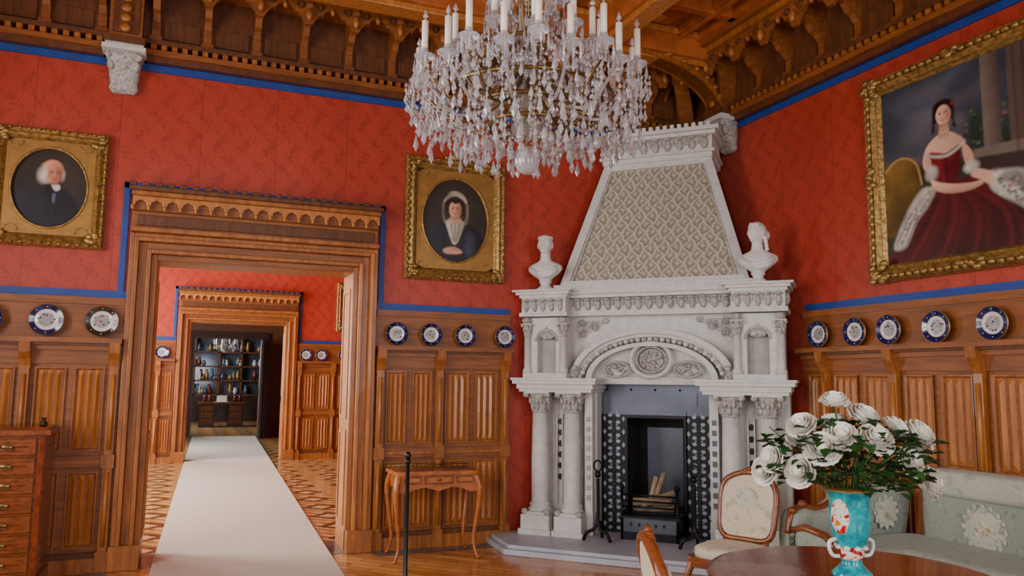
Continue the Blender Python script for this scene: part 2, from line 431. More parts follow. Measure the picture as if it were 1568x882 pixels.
b=MB(); b.box(X0,X1,-.03,0,4.3,4.37,blue); b.box(X0,X1,-.1,0,4.37,4.5,woodf); b.box(X0,X1,-.3,0,4.5,5.3,woodf); b.obj('trim_frieze_parlour',(0,15.9,0))

# door casings
def casing(name,D,y,th,dep=1.0):
    b=MB(); xl,xr=D; W=.215
    steps=[(0,.05,.05),(.05,.085,.10),(.085,.15,.07),(.15,.185,.13),(.185,.225,.10)]
    for a,c,o in steps:
        m=woodh if o<.1 else wood; mv=wood
        b.box(xl-c,xl-a,-o,0,0,DH+c,mv); b.box(xr+a,xr+c,-o,0,0,DH+c,mv if o<.1 else woodl)  # raised steps on the right use lighter oak, painting in their lit side
        b.box(xl-a,xr+a,-o,0,DH+a,DH+c,m)
    for x in (xl-.235,xr-.0): b.box(x,x+.235,-.15,0,0,.2,wood)
    b.box(xl-.019,xl,0,th,0,DH,wood); b.box(xr,xr+.019,0,th,0,DH,woodl); b.box(xl-.019,xr+.019,0,th,DH,DH+.019,wood)  # right lining in lighter oak: the lit reveal is put in the colour
    for z0,z1 in ((.22,1.1),(1.2,DH-.15)):
        for x,s in ((xl,1),(xr,-1)):
            q=sorted((x,x+s*.012)); b.box(q[0],q[1],.05,.09,z0,z1,woodl); b.box(q[0],q[1],th-.09,th-.05,z0,z1,woodl); b.box(q[0],q[1],.09,th-.09,z0,z0+.04,woodl); b.box(q[0],q[1],.09,th-.09,z1-.04,z1,woodl)
    a,c=xl-.22,xr+.22
    b.box(a,c,-.17,0,DH+.225,DH+.265,wood); b.box(a,c,-.08,0,DH+.265,DH+.42,woodh)
    b.box(a+.04,c-.04,-.095,-.08,DH+.29,DH+.385,woodd)
    z=DH+.42
    n=17; w=(c-a)/n; pts=[(a,z+.12),(a,z+.03)]
    for i in range(n):
        xx=a+i*w
        pts+=[(xx+w*.12,z+.03),(xx+w*.2,z+.065),(xx+w*.5,z+.085),(xx+w*.8,z+.065),(xx+w*.88,z+.03)]
        b.ell((xx,-.14,z+.02),(.018,.018,.028),woodl)
    pts+=[(c,z+.03),(c,z+.12)]
    b.prism(pts,-.15,-.11,woodl); b.box(a,c,-.10,0,z,z+.13,woodh)
    b.box(a-.01,c+.01,-.18,0,z+.12,z+.16,wood); b.box(a-.03,c+.03,-.20,0,z+.16,z+.20,woodd)
    n=22; w=(c-a+.06)/n
    for i in range(n):
        b.box(a-.03+i*w,a-.03+i*w+w*.55,-.20,-.14,z+.20,z+.235,woodd)
    b.box(a-.085,a-.03,-.022,0,2.25,z+.26,blue); b.box(c+.03,c+.085,-.022,0,2.25,z+.26,blue)
    b.box(a-.085,c+.085,-.022,0,z+.20,z+.26,blue)
    return b.obj(name,(0,y,0),0,bevel=.006)
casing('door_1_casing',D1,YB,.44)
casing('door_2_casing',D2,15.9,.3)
b=MB()
for a,c,o in [(0,.06,.06),(.06,.16,.1)]:
    b.box(D3[0]-c,D3[0]-a,-o,0,0,2.6+c,darkw); b.box(D3[1]+a,D3[1]+c,-o,0,0,2.6+c,darkw); b.box(D3[0]-a,D3[1]+a,-o,0,2.6+a,2.6+c,darkw)
b.obj('door_3_casing',(0,22.2,0))
b=MB(); b.box(0,.05,-1.0,0,.03,2.55,darkw); b.box(-.01,0,-.9,-.1,.2,1.1,woodd); b.box(-.01,0,-.9,-.1,1.3,2.4,woodd); b.obj('door_leaf',(1.80,22.1,0),-.05)

# runner
b=MB(); b.add([(-.33,2,.006),(1.10,2,.006),(1.76,22,.006),(.20,22,.006),(-.33,2,.022),(1.10,2,.022),(1.76,22,.022),(.20,22,.022)],[(0,3,2,1),(4,5,6,7),(0,1,5,4),(1,2,6,5),(2,3,7,6),(3,0,4,7)],rug); b.obj('carpet_runner')

# windows
wpaint=mk('window_paint',L(230,226,218),.95,.4)
def window(name,x0,x1,loc,rz,z0=.9,z1=4.0):
    b=MB(); w=wpaint
    b.box(x0,x0+.08,.1,.2,z0,z1,w); b.box(x1-.08,x1,.1,.2,z0,z1,w); b.box(x0,x1,.1,.2,z0,z0+.08,w); b.box(x0,x1,.1,.2,z1-.08,z1,w)
    m=(x0+x1)/2; b.box(m-.04,m+.04,.1,.2,z0,z1,w); b.box(x0,x1,.12,.18,z0+2.0,z0+2.07,w); b.box(x0-.05,x1+.05,-.08,.1,z0-.06,z0,w)
    b.obj(name,loc,rz)
k=1
for a,c,_,_ in LO: window('window_%d'%k,a,c,(X0,0,0),pi/2); k+=1
window('window_6',-4.6,-3.0,(0,YR,0),pi); window('window_7',-1.6,0,(0,YR,0),pi)

# ------------------------------------------------------------------ fireplace
FO=Vector((4.03,6.42,0)); FP=empty('fireplace',FO,-pi/4); FP.scale=(.985,1,1)
CX=.02
def clip(poly):
    for a,bb,c in ((1,1,1.853+.012-.03),(-1,1,1.471-.025)):
        out=[];n=len(poly)
        for i in range(n):
            p,q=poly[i],poly[(i+1)%n]; dp=a*p[0]+bb*p[1]-c; dq=a*q[0]+bb*q[1]-c
            if dp<=0: out.append(p)
            if (dp<=0)!=(dq<=0):
                t=dp/(dp-dq); out.append((p[0]+(q[0]-p[0])*t,p[1]+(q[1]-p[1])*t))
        poly=out
        if len(poly)<3: return None
    return poly
def blk(b,x0,x1,y0,y1,z0,z1,m):
    p=clip([(x0,y0),(x1,y0),(x1,y1),(x0,y1)])
    if p: b.prism(p,z0,z1,m,'z')
b=MB(); p=clip([(-1.18,-.64),(1.3,-.64),(1.66,-.22),(1.66,1.6),(-1.55,1.6),(-1.55,-.22)]); b.prism(p,0,.05,slate,'z')
p=clip([(-1.15,-.60),(1.27,-.60),(1.62,-.20),(1.62,1.6),(-1.51,1.6),(-1.51,-.2)]); b.prism(p,.05,.085,slate,'z')
b.obj('hearth',parent=FP,bevel=.008)
b=MB(); z0=.085
def leafrow(b,x0,x1,y,z0,z1,n,m=stones):
    w=(x1-x0)/n; h=z1-z0
    for i in range(n):
        c=x0+w*(i+.5)
        b.ell((c,y,z0+h*.42),(w*.32,.035,h*.46),m,8,6)
        b.ell((c,y-.035,z1-h*.14),(w*.36,.035,h*.13),m,8,5)
        b.ell((c-w*.5,y+.005,z0+h*.6),(w*.10,.02,h*.3),m,6,5)
def mir(f):
    for s in (-1,1): f(s)
def XX(s,a,c):
    p=sorted((CX+s*a,CX+s*c)); return p[0],p[1]
def capital(b,x,y,z0,z1,r,R):
    h=z1-z0
    b.lathe([(r,0),(r*1.15,.02),(r*1.0,.03),(r*1.05,h*.3),(r*1.25,h*.7),(R,h*.9)],stones,(x,y,z0),16)
    for k,(zz,rr,nn) in enumerate(((.3,1.12,8),(.6,1.3,8))):
        for i in range(nn):
            a=2*pi*(i+.5*k)/nn; q=r*rr
            b.ell((x+q*cos(a),y+q*sin(a),z0+h*zz),(r*.26,r*.26,h*.19),stones,6,5)
            b.ell((x+q*1.15*cos(a),y+q*1.15*sin(a),z0+h*(zz+.17)),(r*.2,r*.2,h*.07),stones,6,4)
    for sx in (-1,1):
        for sy in (-1,1): b.ell((x+sx*R*.85,y+sy*R*.85,z0+h*.85),(R*.25,R*.25,h*.12),stones,8,5)
    b.box(x-R,x+R,y-R,y+R,z1-h*.08,z1,stone)
def side(s):
    for cxl,hw in ((1.12,.15),(.78,.14)):
        x=CX+s*cxl; y=.09
        blk(b,x-hw,x+hw,y-hw,y+hw,z0,.27,stone); blk(b,x-hw-.02,x+hw+.02,y-hw-.02,y+hw,z0,z0+.05,stone); blk(b,x-hw+.02,x+hw-.02,y-hw+.02,y+hw-.02,.27,.30,stone)
        for q in (-1,1): b.ell((x+q*hw*.8,y-hw*.8,.30),(.035,.035,.03),stones)
        b.lathe([(.115,0),(.12,.02),(.10,.035),(.098,.05),(.108,.065),(.09,.08),(.085,.09),(.088,.45),(.078,.96)],stone,(x,y,.30),24)
        capital(b,x,y,1.26,1.47,.078,.135)
    a,c=XX(s,1.30,.56); blk(b,a,c,.24,1.2,z0,1.47,stone)
    for i in range(6):
        b.prism([(CX+s*.95+.022*cos(t*pi/4),.62+i*.11+.032*sin(t*pi/4)) for t in range(8)],.225,.238,iron)  # dark discs stand in for the shaded holes of the pierced panel
    a,c=XX(s,.985,.915)
    b.box(a,a+.012,.2,.24,.35,1.25,stone); b.box(c-.012,c,.2,.24,.35,1.25,stone)
    a,c=XX(s,.66,.58); b.box(a,c,.14,.26,z0,1.47,stone); b.box(a-.01,c+.01,.12,.26,z0,.3,stone)
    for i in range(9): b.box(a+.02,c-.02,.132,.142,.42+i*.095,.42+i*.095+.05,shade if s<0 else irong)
    for o,za,zb in ((-.02,1.47,1.50),(.0,1.50,1.55),(.035,1.55,1.585),(.05,1.585,1.61)):
        a,c=XX(s,1.33+o,.52-o); blk(b,a,c,-.05-o,.9,za,zb,stone)
    a,c=XX(s,1.27,.84); blk(b,a,c,.16,1.2,1.61,2.24,stone)
    blk(b,a-.02,c+.02,.02,.3,1.61,1.66,stone)
    m=(a+c)/2+ s*-.01; r=.10
    pts=[(a,1.66),(a,2.22),(c,2.22),(c,1.66),(m+r,1.66),(m+r,1.98)]+[(m+r*cos(t*pi/10),1.98+r*sin(t*pi/10)) for t in range(1,10)]+[(m-r,1.98),(m-r,1.66)]
    b.prism(pts,.06,.17,stone)
    b.box(m-r,m+r,.14,.17,1.66,2.12,shade)  # niche back coloured darker to stand for recess shade
    b.ell((m,.09,2.04),(.09,.035,.045),stones); b.ell((m,.08,2.1),(.03,.03,.05),stones)
    b.tube([(m+(r+.015)*cos(t*pi/10),.055,1.98+(r+.015)*sin(t*pi/10)) for t in range(0,11)],.012,stones,6)
    for xx in (1.25,.86):
        x=CX+s*xx
        b.lathe([(.05,0),(.05,.03),(.036,.05),(.034,.36)],stone,(x,.05,1.66),14); capital(b,x,.05,2.02,2.16,.034,.055)
        b.ell((x,.02,2.19),(.05,.05,.035),stones)
    a,c=XX(s,1.32,.80); blk(b,a,c,-.02,1.2,2.23,2.27,stone); blk(b,a+.02,c-.02,.0,1.2,2.27,2.42,stone)
    leafrow(b,a+.03,c-.03,-.0,2.28,2.41,5)
    b.ell((a+.01 if s<0 else c-.01,.1,2.35),(.03,.05,.06),stones)
    for o,za,zb in ((0,2.42,2.45),(.03,2.45,2.48),(.06,2.48,2.50)):
        a,c=XX(s,1.32+o,.80-o); blk(b,a,c,-.02-o,1.2,za,zb,stone)
mir(side)
blk(b,CX-.84,CX+.84,.30,1.4,1.58,2.24,stone)
blk(b,CX-.84,CX+.84,.17,1.4,2.24,2.29,stone); blk(b,CX-.84,CX+.84,.2,1.4,2.29,2.42,stone); blk(b,CX-.84,CX+.84,.12,1.4,2.42,2.455,stone); blk(b,CX-.84,CX+.84,.08,1.4,2.455,2.5,stone)
leafrow(b,CX-.8,CX+.8,.19,2.30,2.42,15)
def arc(rx,rz,n=28,zc=1.60): return [(CX+rx*cos(pi-t*pi/n),zc+rz*sin(pi-t*pi/n)) for t in range(n+1)]
def band(r1,z1,r2,z2,y0,y1,m):
    b.prism(arc(r1,z1)+list(reversed(arc(r2,z2))),y0,y1,m)
band(.82,.50,.76,.455,.15,.3,stone); band(.76,.455,.72,.42,.20,.3,stone); band(.66,.37,.60,.33,.17,.3,stone)
for i,(x,z) in enumerate(arc(.71,.40,36)):
    if 1<i<35: b.ell((x,.20,z),(.030,.04,.028),stones if i%2 else stone,8,6)
zc=1.80
b.tube([(CX+.20*cos(t*pi/16),.22,zc+.17*sin(t*pi/16)) for t in range(32)],.022,stone,8,True)
b.tube([(CX+.15*cos(t*pi/16),.24,zc+.125*sin(t*pi/16)) for t in range(32)],.012,stones,6,True)
b.ell((CX,.29,zc),(.14,.05,.12),stones,16,8)
for i in range(30):
    a=random.random()*6.28; q=random.random()**.5
    b.ell((CX+.11*q*cos(a),.235,zc+.09*q*sin(a)),(.02,.02,.016),stones,6,4)
for s in (-1,1):
    b.tube([(CX+s*.36+.13*cos(t*pi/12),.24,1.70+.075*sin(t*pi/12)) for t in range(24)],.014,stones,6,True)
    for i in range(14): b.ell((CX+s*.36+random.uniform(-.1,.1),.275,1.70+random.uniform(-.05,.05)),(.022,.03,.016),stones,6,4)
    for (px,pz,r) in ((.60,2.13,.055),(.72,2.06,.045),(.73,2.17,.04),(.48,2.19,.03)):
        b.tube([(CX+s*(px+r*(1-t/22)*cos(t*.7)),.288,pz+r*(1-t/22)*sin(t*.7)) for t in range(20)],.009,stones,5)
        b.ell((CX+s*px,.285,pz),(.015,.015,.015),stones,6,4)
    b.prism([(CX+s*.79,2.20),(CX+s*.79,2.0),(CX+s*.42,2.20)],.294,.302,stones)
    b.ell((CX+s*.79,.16,1.66),(.06,.05,.06),stones); b.ell((CX+s*.76,.13,1.71),(.04,.04,.03),stones)
b.tube([(CX+.62*cos(pi-t*pi/20),.26,1.585+.03*sin(t*pi/20)) for t in range(21)],.018,stone,8)
blk(b,CX-.6,CX+.6,.24,1.3,1.555,1.60,stone)
b.obj('mantelpiece',parent=FP,bevel=0)
# iron surround and firebox
b=MB()
blk(b,CX-.58,CX+.58,.42,.47,1.25,1.56,irong)
for s in (-1,1):
    a,c=XX(s,.58,.28); b.box(a,c,.42,.47,z0,1.25,iron)
    a2,c2=XX(s,.31,.285); b.box(a2,c2,.39,.42,z0,1.25,iron); a2,c2=XX(s,.58,.55); b.box(a2,c2,.40,.42,z0,1.25,iron)
    m=(a+c)/2
    # pierced openwork: pale backing tile visible through the grille
    for i in range(9):
        z=.165+i*.130
        for k in range(4):
            an=k*pi/2+pi/4; px,pz=m+.060*cos(an),z+.050*sin(an)
            b.prism([(px+.024*cos(t*pi/4),pz+.019*sin(t*pi/4)) for t in range(8)],.4125,.42,tilep)
        for sx in (-1,1):
            b.prism([(m+sx*.100+.018*cos(t*pi/2),z+.030*sin(t*pi/2)) for t in range(4)],.4125,.42,tilep)
            b.prism([(m+sx*.030+.010*cos(t*pi/3),z+.065+.008*sin(t*pi/3)) for t in range(6)],.4125,.42,tilep)
        b.ell((m,.415,z),(.014,.01,.014),irong,6,4)
b.box(CX-.31,CX+.31,.38,.42,1.22,1.25,iron); b.box(CX-.31,CX+.31,.40,.42,1.25,1.29,irong)
for x in (-.5,-.25,0,.25,.5): b.ell((CX+x,.415,1.50),.012,iron,6,4)
b.box(CX-.42,CX+.42,.405,.42,1.34,1.48,irong)
b.box(CX-.34,CX-.28,.47,.95,z0,1.56,soot); b.box(CX+.28,CX+.34,.47,.95,z0,1.56,soot); b.box(CX-.34,CX+.34,.95,1.0,z0,1.56,soot); b.box(CX-.34,CX+.34,.47,.95,z0,z0+.01,soot); b.box(CX-.34,CX+.34,.47,.95,1.5,1.56,soot)
b.box(CX-.2,CX+.18,.93,.95,.3,1.1,irong)
b.obj('firebox',parent=FP)
b=MB()
b.box(CX-.27,CX+.27,.10,.42,.16,.30,irong); b.box(CX-.29,CX+.29,.08,.42,.29,.31,iron); b.box(CX-.25,CX+.25,.10,.40,z0,.16,iron)
for i in range(4): b.tube([(CX-.27,.10,.34+i*.055),(CX+.27,.10,.34+i*.055)],.009,iron,6)
for s in (-1,1):
    b.tube([(CX+s*.27,.1,.085),(CX+s*.27,.1,.56)],.014,iron,8); b.ell((CX+s*.27,.1,.58),.026,iron)
    b.tube([(CX+s*.27,.1,.34),(CX+s*.27,.4,.34)],.01,iron,6)
for i in range(5):
    x=-.18+i*.08; b.prism([(CX+x+.012*cos(t*pi/3),.23+.02*sin(t*pi/3)) for t in range(6)],.095,.1,iron)
for (p,q,r) in (((-.2,.3,.36),(.2,.28,.38),.045),((-.18,.2,.43),(.19,.22,.44),.04),((-.05,.3,.35),(.02,.34,.66),.03),((.0,.25,.4),(.10,.33,.70),.028),((-.1,.2,.4),(.2,.3,.52),.035)):
    b.tube([(CX+p[0],p[1],p[2]),(CX+q[0],q[1],q[2])],r,logm,8)
b.obj('fire_grate',parent=FP)
for i,s in enumerate((-1,1)):
    b=MB(); x=CX+s*.46
    b.tube(smoothpts([(x-.13,-.12,.10),(x-.10,-.12,.16),(x-.03,-.1,.20),(x,-.08,.30),(x,-.08,.62),(x,-.08,.66)],4,False),.016,iron,8)
    b.tube(smoothpts([(x+.13,-.12,.10),(x+.10,-.12,.16),(x+.03,-.1,.20),(x,-.08,.28)],4,False),.016,iron,8)
    b.tube([(x,-.08,.25),(x,.05,.24),(x,.06,.09)],.014,iron,8)
    b.ell((x,-.08,.70),(.03,.03,.035),iron); b.ell((x-.13,-.12,.1),.018,iron); b.ell((x+.13,-.12,.1),.018,iron)
    b.tube([(x+.04*cos(t*pi/8),-.08,.95+.05*sin(t*pi/8)-.17) for t in range(16)],.009,iron,6,True)
    b.obj('andiron',parent=FP) 
# hood
b=MB()
bh,th=.93,.54; yb,yt=.28,.66; zb,zt=2.56,3.90
blk(b,CX-1.0,CX+1.0,.14,1.4,2.5,2.56,stone)
def wl(x): return 1.471-.025+x
def wr(x): return 1.853-.02-x
V=[(CX-bh,yb,zb),(CX+bh,yb,zb),(CX+bh,wr(CX+bh),zb),(.19,1.62,zb),(CX-bh,wl(CX-bh),zb),
   (CX-th,yt,zt),(CX+th,yt,zt),(CX+th,wr(CX+th),zt),(.19,1.62,zt),(CX-th,wl(CX-th),zt)]
b.add(V,[(0,1,6,5)],hoodm); b.add(V,[(1,2,7,6),(2,3,8,7),(3,4,9,8),(4,0,5,9),(0,4,3,2,1),(5,6,7,8,9)],stone)
for s in (-1,1):
    b.beam((CX+s*(bh-.01),yb-.01,zb),(CX+s*(th-.01),yt-.01,zt),.045,.03,stone)
    b.beam((CX+s*(bh-.075),yb-.005,zb),(CX+s*(th-.065),yt-.005,zt),.012,.02,stones)
b.box(CX-bh,CX+bh,yb-.04,yb+.02,zb-.01,zb+.05,stone); b.box(CX-th,CX+th,yt-.05,yt+.02,zt-.06,zt,stone)
for o,za,zc2 in ((.0,3.90,3.95),(.03,3.95,3.98),(-.0,3.98,4.13),(.04,4.13,4.17),(.08,4.17,4.21)):
    blk(b,CX-th-.05-o,CX+th+.05+o,yt-.07-o,1.6,za,zc2,stone)
leafrow(b,CX-th-.04,CX+th+.04,yt-.08,3.99,4.13,9)
for i in range(17):
    x=CX-th-.12+i*(2*th+.2)/17; b.box(x,x+.04,yt-.15,yt-.08,4.21,4.25,stone)
b.obj('chimney_hood',parent=FP)

# busts
def bust(name,loc,rz,turn,style=0):
    b=MB(); m=plaster
    b.lathe([(.085,0),(.09,.012),(.088,.025),(.06,.04),(.048,.06),(.05,.075),(.062,.085),(.066,.10)],m,n=24)
    b.loft([(0,0,.10,.055,.05),(0,0,.125,.075,.06),(0,-.01,.15,.115,.075),(0,-.01,.185,.16,.09),(0,-.005,.22,.185,.095),(0,0,.255,.178,.085),(0,.005,.28,.14,.075),(0,.005,.30,.09,.065),(0,.005,.32,.06,.058),(0,0,.36,.052,.054),(0,0,.41,.05,.052)],m,28)
    for i in range(5):
        b.tube([(-.15+.03*i,-.075-.004*i,.24-.01*i),(-.05+.01*i,-.105,.18-.012*i),(.08,-.10,.20-.014*i),(.15,-.07,.245-.012*i)],.010,m,6)
    def fn(d,o):
        x,y,z=o; fr=max(0,-d[1])
        if d[2]<0: x*=1-.28*(-d[2])**1.0
        az=math.atan2(d[0],-d[1])
        if fr>0:
            g=lambda a0,z0,sa,sz:math.exp(-((az-a0)/sa)**2-((d[2]-z0)/sz)**2)
            y-=.030*g(0,-.12,.14,.20); y-=.010*g(0,.22,.7,.10)
            y+=.018*(g(.36,.06,.2,.11)+g(-.36,.06,.2,.11)); y-=.011*g(0,-.47,.25,.07); y+=.008*g(0,-.56,.3,.04)
            y-=.014*g(0,-.74,.35,.12)
        if d[2]>.42 or (d[1]>.05 and d[2]>-.5):
            k=1.07+.04*sin(az*14+d[2]*18)
            x*=k;y*=k;z*=1.04
        return (x,y,z)
    T=Matrix.Translation((0,-.01,.475))@Matrix.Rotation(turn,4,'Z'); b.T=T
    b.ell((0,0,0),(.076,.092,.108),m,40,30,1,fn)
    for s in (-1,1): b.ell((s*.074,.005,-.005),(.012,.02,.03),m)
    if style:
        b.ell((0,.10,-.01),(.045,.045,.05),m,12,8)
        for s in (-1,1):
            for i in range(4): b.ell((s*(.07+.006*i),.035,-.05-.035*i),(.02,.022,.024),m)
        b.tube([(-.07,-.03,.07),(0,-.075,.085),(.07,-.03,.07)],.012,m,8)
    else:
        for i in range(14):
            a=i/14*2*pi; b.ell((.06*cos(a),.065*sin(a)+.01,.075),(.022,.022,.018),m,8,6)
    b.T=Matrix.Identity(4)
    return b.obj(name,loc,rz)
def fw(x,y,z=0):
    c=.70710678; return (FO.x+c*(x+y),FO.y+c*(y-x),z)
bust('marble_bust',fw(-1.04,.10,2.501),-pi/4,.1,0)
bust('marble_bust.001',fw(1.06,.14,2.501),-pi/4,-.75,1)

# ------------------------------------------------------------------ plates
pl_rim=mk('plate_blue',L(14,24,84),.7,.15,coat=.5); pl_wh=mk('plate_white',L(214,218,218),.96,.15,coat=.5); pl_pic=mk('plate_scene',L(110,150,160),.7,.3,ns=40,c2=L(190,150,136)); pl_dark=mk('plate_brown',L(40,34,34),.7,.2,coat=.5)
def plate(name,loc,rz,r=.12,dark=False):
    b=MB(); rim=pl_dark if dark else pl_rim
    n=28
    def ring(r0,o0,r1,o1,m):
        vs=[(r0*cos(2*pi*i/n),-o0,r0*sin(2*pi*i/n)) for i in range(n)]+[(r1*cos(2*pi*i/n),-o1,r1*sin(2*pi*i/n)) for i in range(n)]
        b.add(vs,[(i,(i+1)%n,n+(i+1)%n,n+i) for i in range(n)],m,True)
    g=goldm
    ring(r*.9,.0,r,.02,pl_wh); ring(r,.02,r*.96,.026,g); ring(r*.96,.026,r*.68,.014,rim); ring(r*.68,.014,r*.65,.013,g); ring(r*.65,.013,r*.45,.008,pl_wh); ring(r*.45,.008,r*.01,.008,pl_pic)
    for i in range(14):
        a=random.random()*6.28; q=r*.5*random.random()**.5; b.ell((q*cos(a),-.0095,q*sin(a)),(r*.07,.002,r*.05),pl_pic if i%3 else rim,6,4)
    for i in range(8):
        a=i*pi/4; b.ell((r*.82*cos(a),-.021,r*.82*sin(a)),(r*.05,.003,r*.035),pl_wh,6,4)
    b.obj(name,loc,rz,rx=0,fix=False)
k=0
for x in (1.846,2.19,2.545,2.97): plate('decorative_plate' if k==0 else 'decorative_plate.%03d'%k,(x,YB-.09,2.02),0,.112); k+=1
for x in (-.685,-1.09,-1.52,-1.98): plate('decorative_plate.%03d'%k,(x,YB-.09,2.045),0,.13,x>-.8); k+=1
for y in (5.43,5.01,4.66,4.22,3.77,3.3,2.85,2.4): plate('decorative_plate.%03d'%k,(X1-.09,y,2.025),-pi/2,.122); k+=1
for x in (2.15,2.45,2.9,-.45): plate('decorative_plate.%03d'%k,(x,15.9-.09,2.025),0,.12); k+=1

# ------------------------------------------------------------------ paintings (colour-attribute canvases)
class Paint:
    def __init__(s,hx,hz,nx,nz,rgb,seed=1):
        s.hx,s.hz,s.nx,s.nz=hx,hz,nx,nz
        xs=np.linspace(-hx,hx,nx); zs=np.linspace(-hz,hz,nz); X,Z=np.meshgrid(xs,zs); s.X=X.ravel(); s.Z=Z.ravel()
        rs=np.random.RandomState(seed); s.N=np.zeros_like(s.X)
        for k in range(40):
            f=rs.uniform(6,70); a=rs.uniform(0,6.28); s.N+=np.sin((s.X*np.cos(a)+s.Z*np.sin(a))*f+rs.uniform(0,6))*(10/(10+f))
        s.N/=np.abs(s.N).max(); s.C=np.ones((s.X.size,3))*s.rgb(rgb); s.C*=(1+.3*s.N)[:,None]
    def rgb(s,c): return np.array(L(*c)[:3])
    def ap(s,m,c,tex,sh):
        col=s.rgb(c)[None,:]*(1+tex*s.N)[:,None]
        if sh: dx,dz,am,cx,cz,sc=sh; col=col*(1+am*np.clip(((s.X-cx)*dx+(s.Z-cz)*dz)/sc,-1,1))[:,None]
        s.C=s.C*(1-m)[:,None]+col*m[:,None]
    def poly(s,P,c,soft=.008,tex=.15,sh=None,sm=True,al=1):
        if sm: P=smoothpts(P,4)
        n=len(P); D=np.full(s.X.shape,9.); ins=np.zeros(s.X.shape,bool)
        for i in range(n):
            x1,z1=P[i];x2,z2=P[(i+1)%n]; dx,dz=x2-x1,z2-z1; l=dx*dx+dz*dz+1e-12
            t=np.clip(((s.X-x1)*dx+(s.Z-z1)*dz)/l,0,1); D=np.minimum(D,np.hypot(s.X-x1-t*dx,s.Z-z1-t*dz))
            if z1!=z2:
                cr=((z1>s.Z)!=(z2>s.Z))&(s.X<(x2-x1)*(s.Z-z1)/(z2-z1)+x1); ins^=cr
        sd=np.where(ins,D,-D); s.ap(al*np.clip(.5+sd/(2*soft),0,1),c,tex,sh)
    def ell(s,cx,cz,rx,rz,c,soft=.15,tex=.1,sh=None,al=1,rot=0):
        u=(s.X-cx)*np.cos(rot)+(s.Z-cz)*np.sin(rot); v=-(s.X-cx)*np.sin(rot)+(s.Z-cz)*np.cos(rot)
        r=np.hypot(u/rx,v/rz); s.ap(al*np.clip(.5+(1-r)/(2*soft),0,1),c,tex,sh)
    def line(s,P,w,c,soft=.004,al=1,tex=.1):
        P=smoothpts(P,4,False); D=np.full(s.X.shape,9.)
        for (x1,z1),(x2,z2) in zip(P[:-1],P[1:]):
            dx,dz=x2-x1,z2-z1; l=dx*dx+dz*dz+1e-12; t=np.clip(((s.X-x1)*dx+(s.Z-z1)*dz)/l,0,1); D=np.minimum(D,np.hypot(s.X-x1-t*dx,s.Z-z1-t*dz))
        s.ap(al*np.clip(.5+(w-D)/(2*soft),0,1),c,tex,None)
    def face(s,cx,cz,r,look=0,skin=(206,150,118),dark=(120,66,44),hair=(44,28,20),lips=(150,56,48)):
        s.ell(cx,cz,r*.74,r,skin,.10,.04,(-1,.2,.35,cx,cz,r)); k=look*r
        s.ell(cx+r*.5,cz-.1*r,r*.26,r*.75,dark,.7,al=.5); s.ell(cx+k*.12,cz-.95*r,r*.42,r*.14,dark,.6,al=.5)
        for q in (-1,1):
            ex=cx+k*.18+q*r*.29; s.ell(ex,cz+.12*r,r*.19,r*.10,dark,.6,al=.6); s.ell(ex,cz+.10*r,r*.10,r*.045,(220,206,196),.5,al=.7); s.ell(ex,cz+.10*r,r*.055,r*.055,hair,.5); s.line([(ex-.15*r,cz+.15*r),(ex,cz+.19*r),(ex+.15*r,cz+.14*r)],r*.022,hair,r*.03,al=.8); s.line([(ex-.17*r,cz+.28*r),(ex,cz+.34*r),(ex+.17*r,cz+.28*r)],r*.028,hair,r*.05,al=.55)
            s.ell(cx+k*.1+q*r*.38,cz-.28*r,r*.2,r*.18,(204,104,84),1.0,al=.35)
        s.ell(cx+k*.2+r*.07,cz-.10*r,r*.05,r*.22,dark,.9,al=.4); s.ell(cx+k*.2,cz-.12*r,r*.035,r*.22,(240,200,172),.8,al=.5); s.ell(cx+k*.2,cz-.32*r,r*.11,r*.035,dark,.7,al=.6)
        s.ell(cx+k*.16,cz-.52*r,r*.17,r*.05,lips,.4,al=.9); s.ell(cx+k*.16,cz-.64*r,r*.14,r*.03,dark,.8,al=.3)
    def make(s,name,parent,out):
        me=bpy.data.meshes.new(name); nx,nz=s.nx,s.nz
        vs=np.stack([s.X,np.full_like(s.X,-out),s.Z],1)
        fs=[(j*nx+i,j*nx+i+1,(j+1)*nx+i+1,(j+1)*nx+i) for j in range(nz-1) for i in range(nx-1)]
        me.from_pydata(vs.tolist(),[],fs); at=me.color_attributes.new('paint','FLOAT_COLOR','POINT')
        C=np.concatenate([np.clip(s.C,0,1),np.ones((s.C.shape[0],1))],1).astype(np.float32); at.data.foreach_set('color',C.ravel())
        t=NT(name+'_oil'); a=t.n.new('ShaderNodeAttribute'); a.attribute_name='paint'; t.lk(a.outputs['Color'],t.p.inputs['Base Color']); t.set('Roughness',.35); t.bump(t.noise(t.mapping((1,1,1)),60,3),.1,.003)
        me.materials.append(t.m); o=bpy.data.objects.new(name,me); S.collection.objects.link(o); o.parent=parent; return o
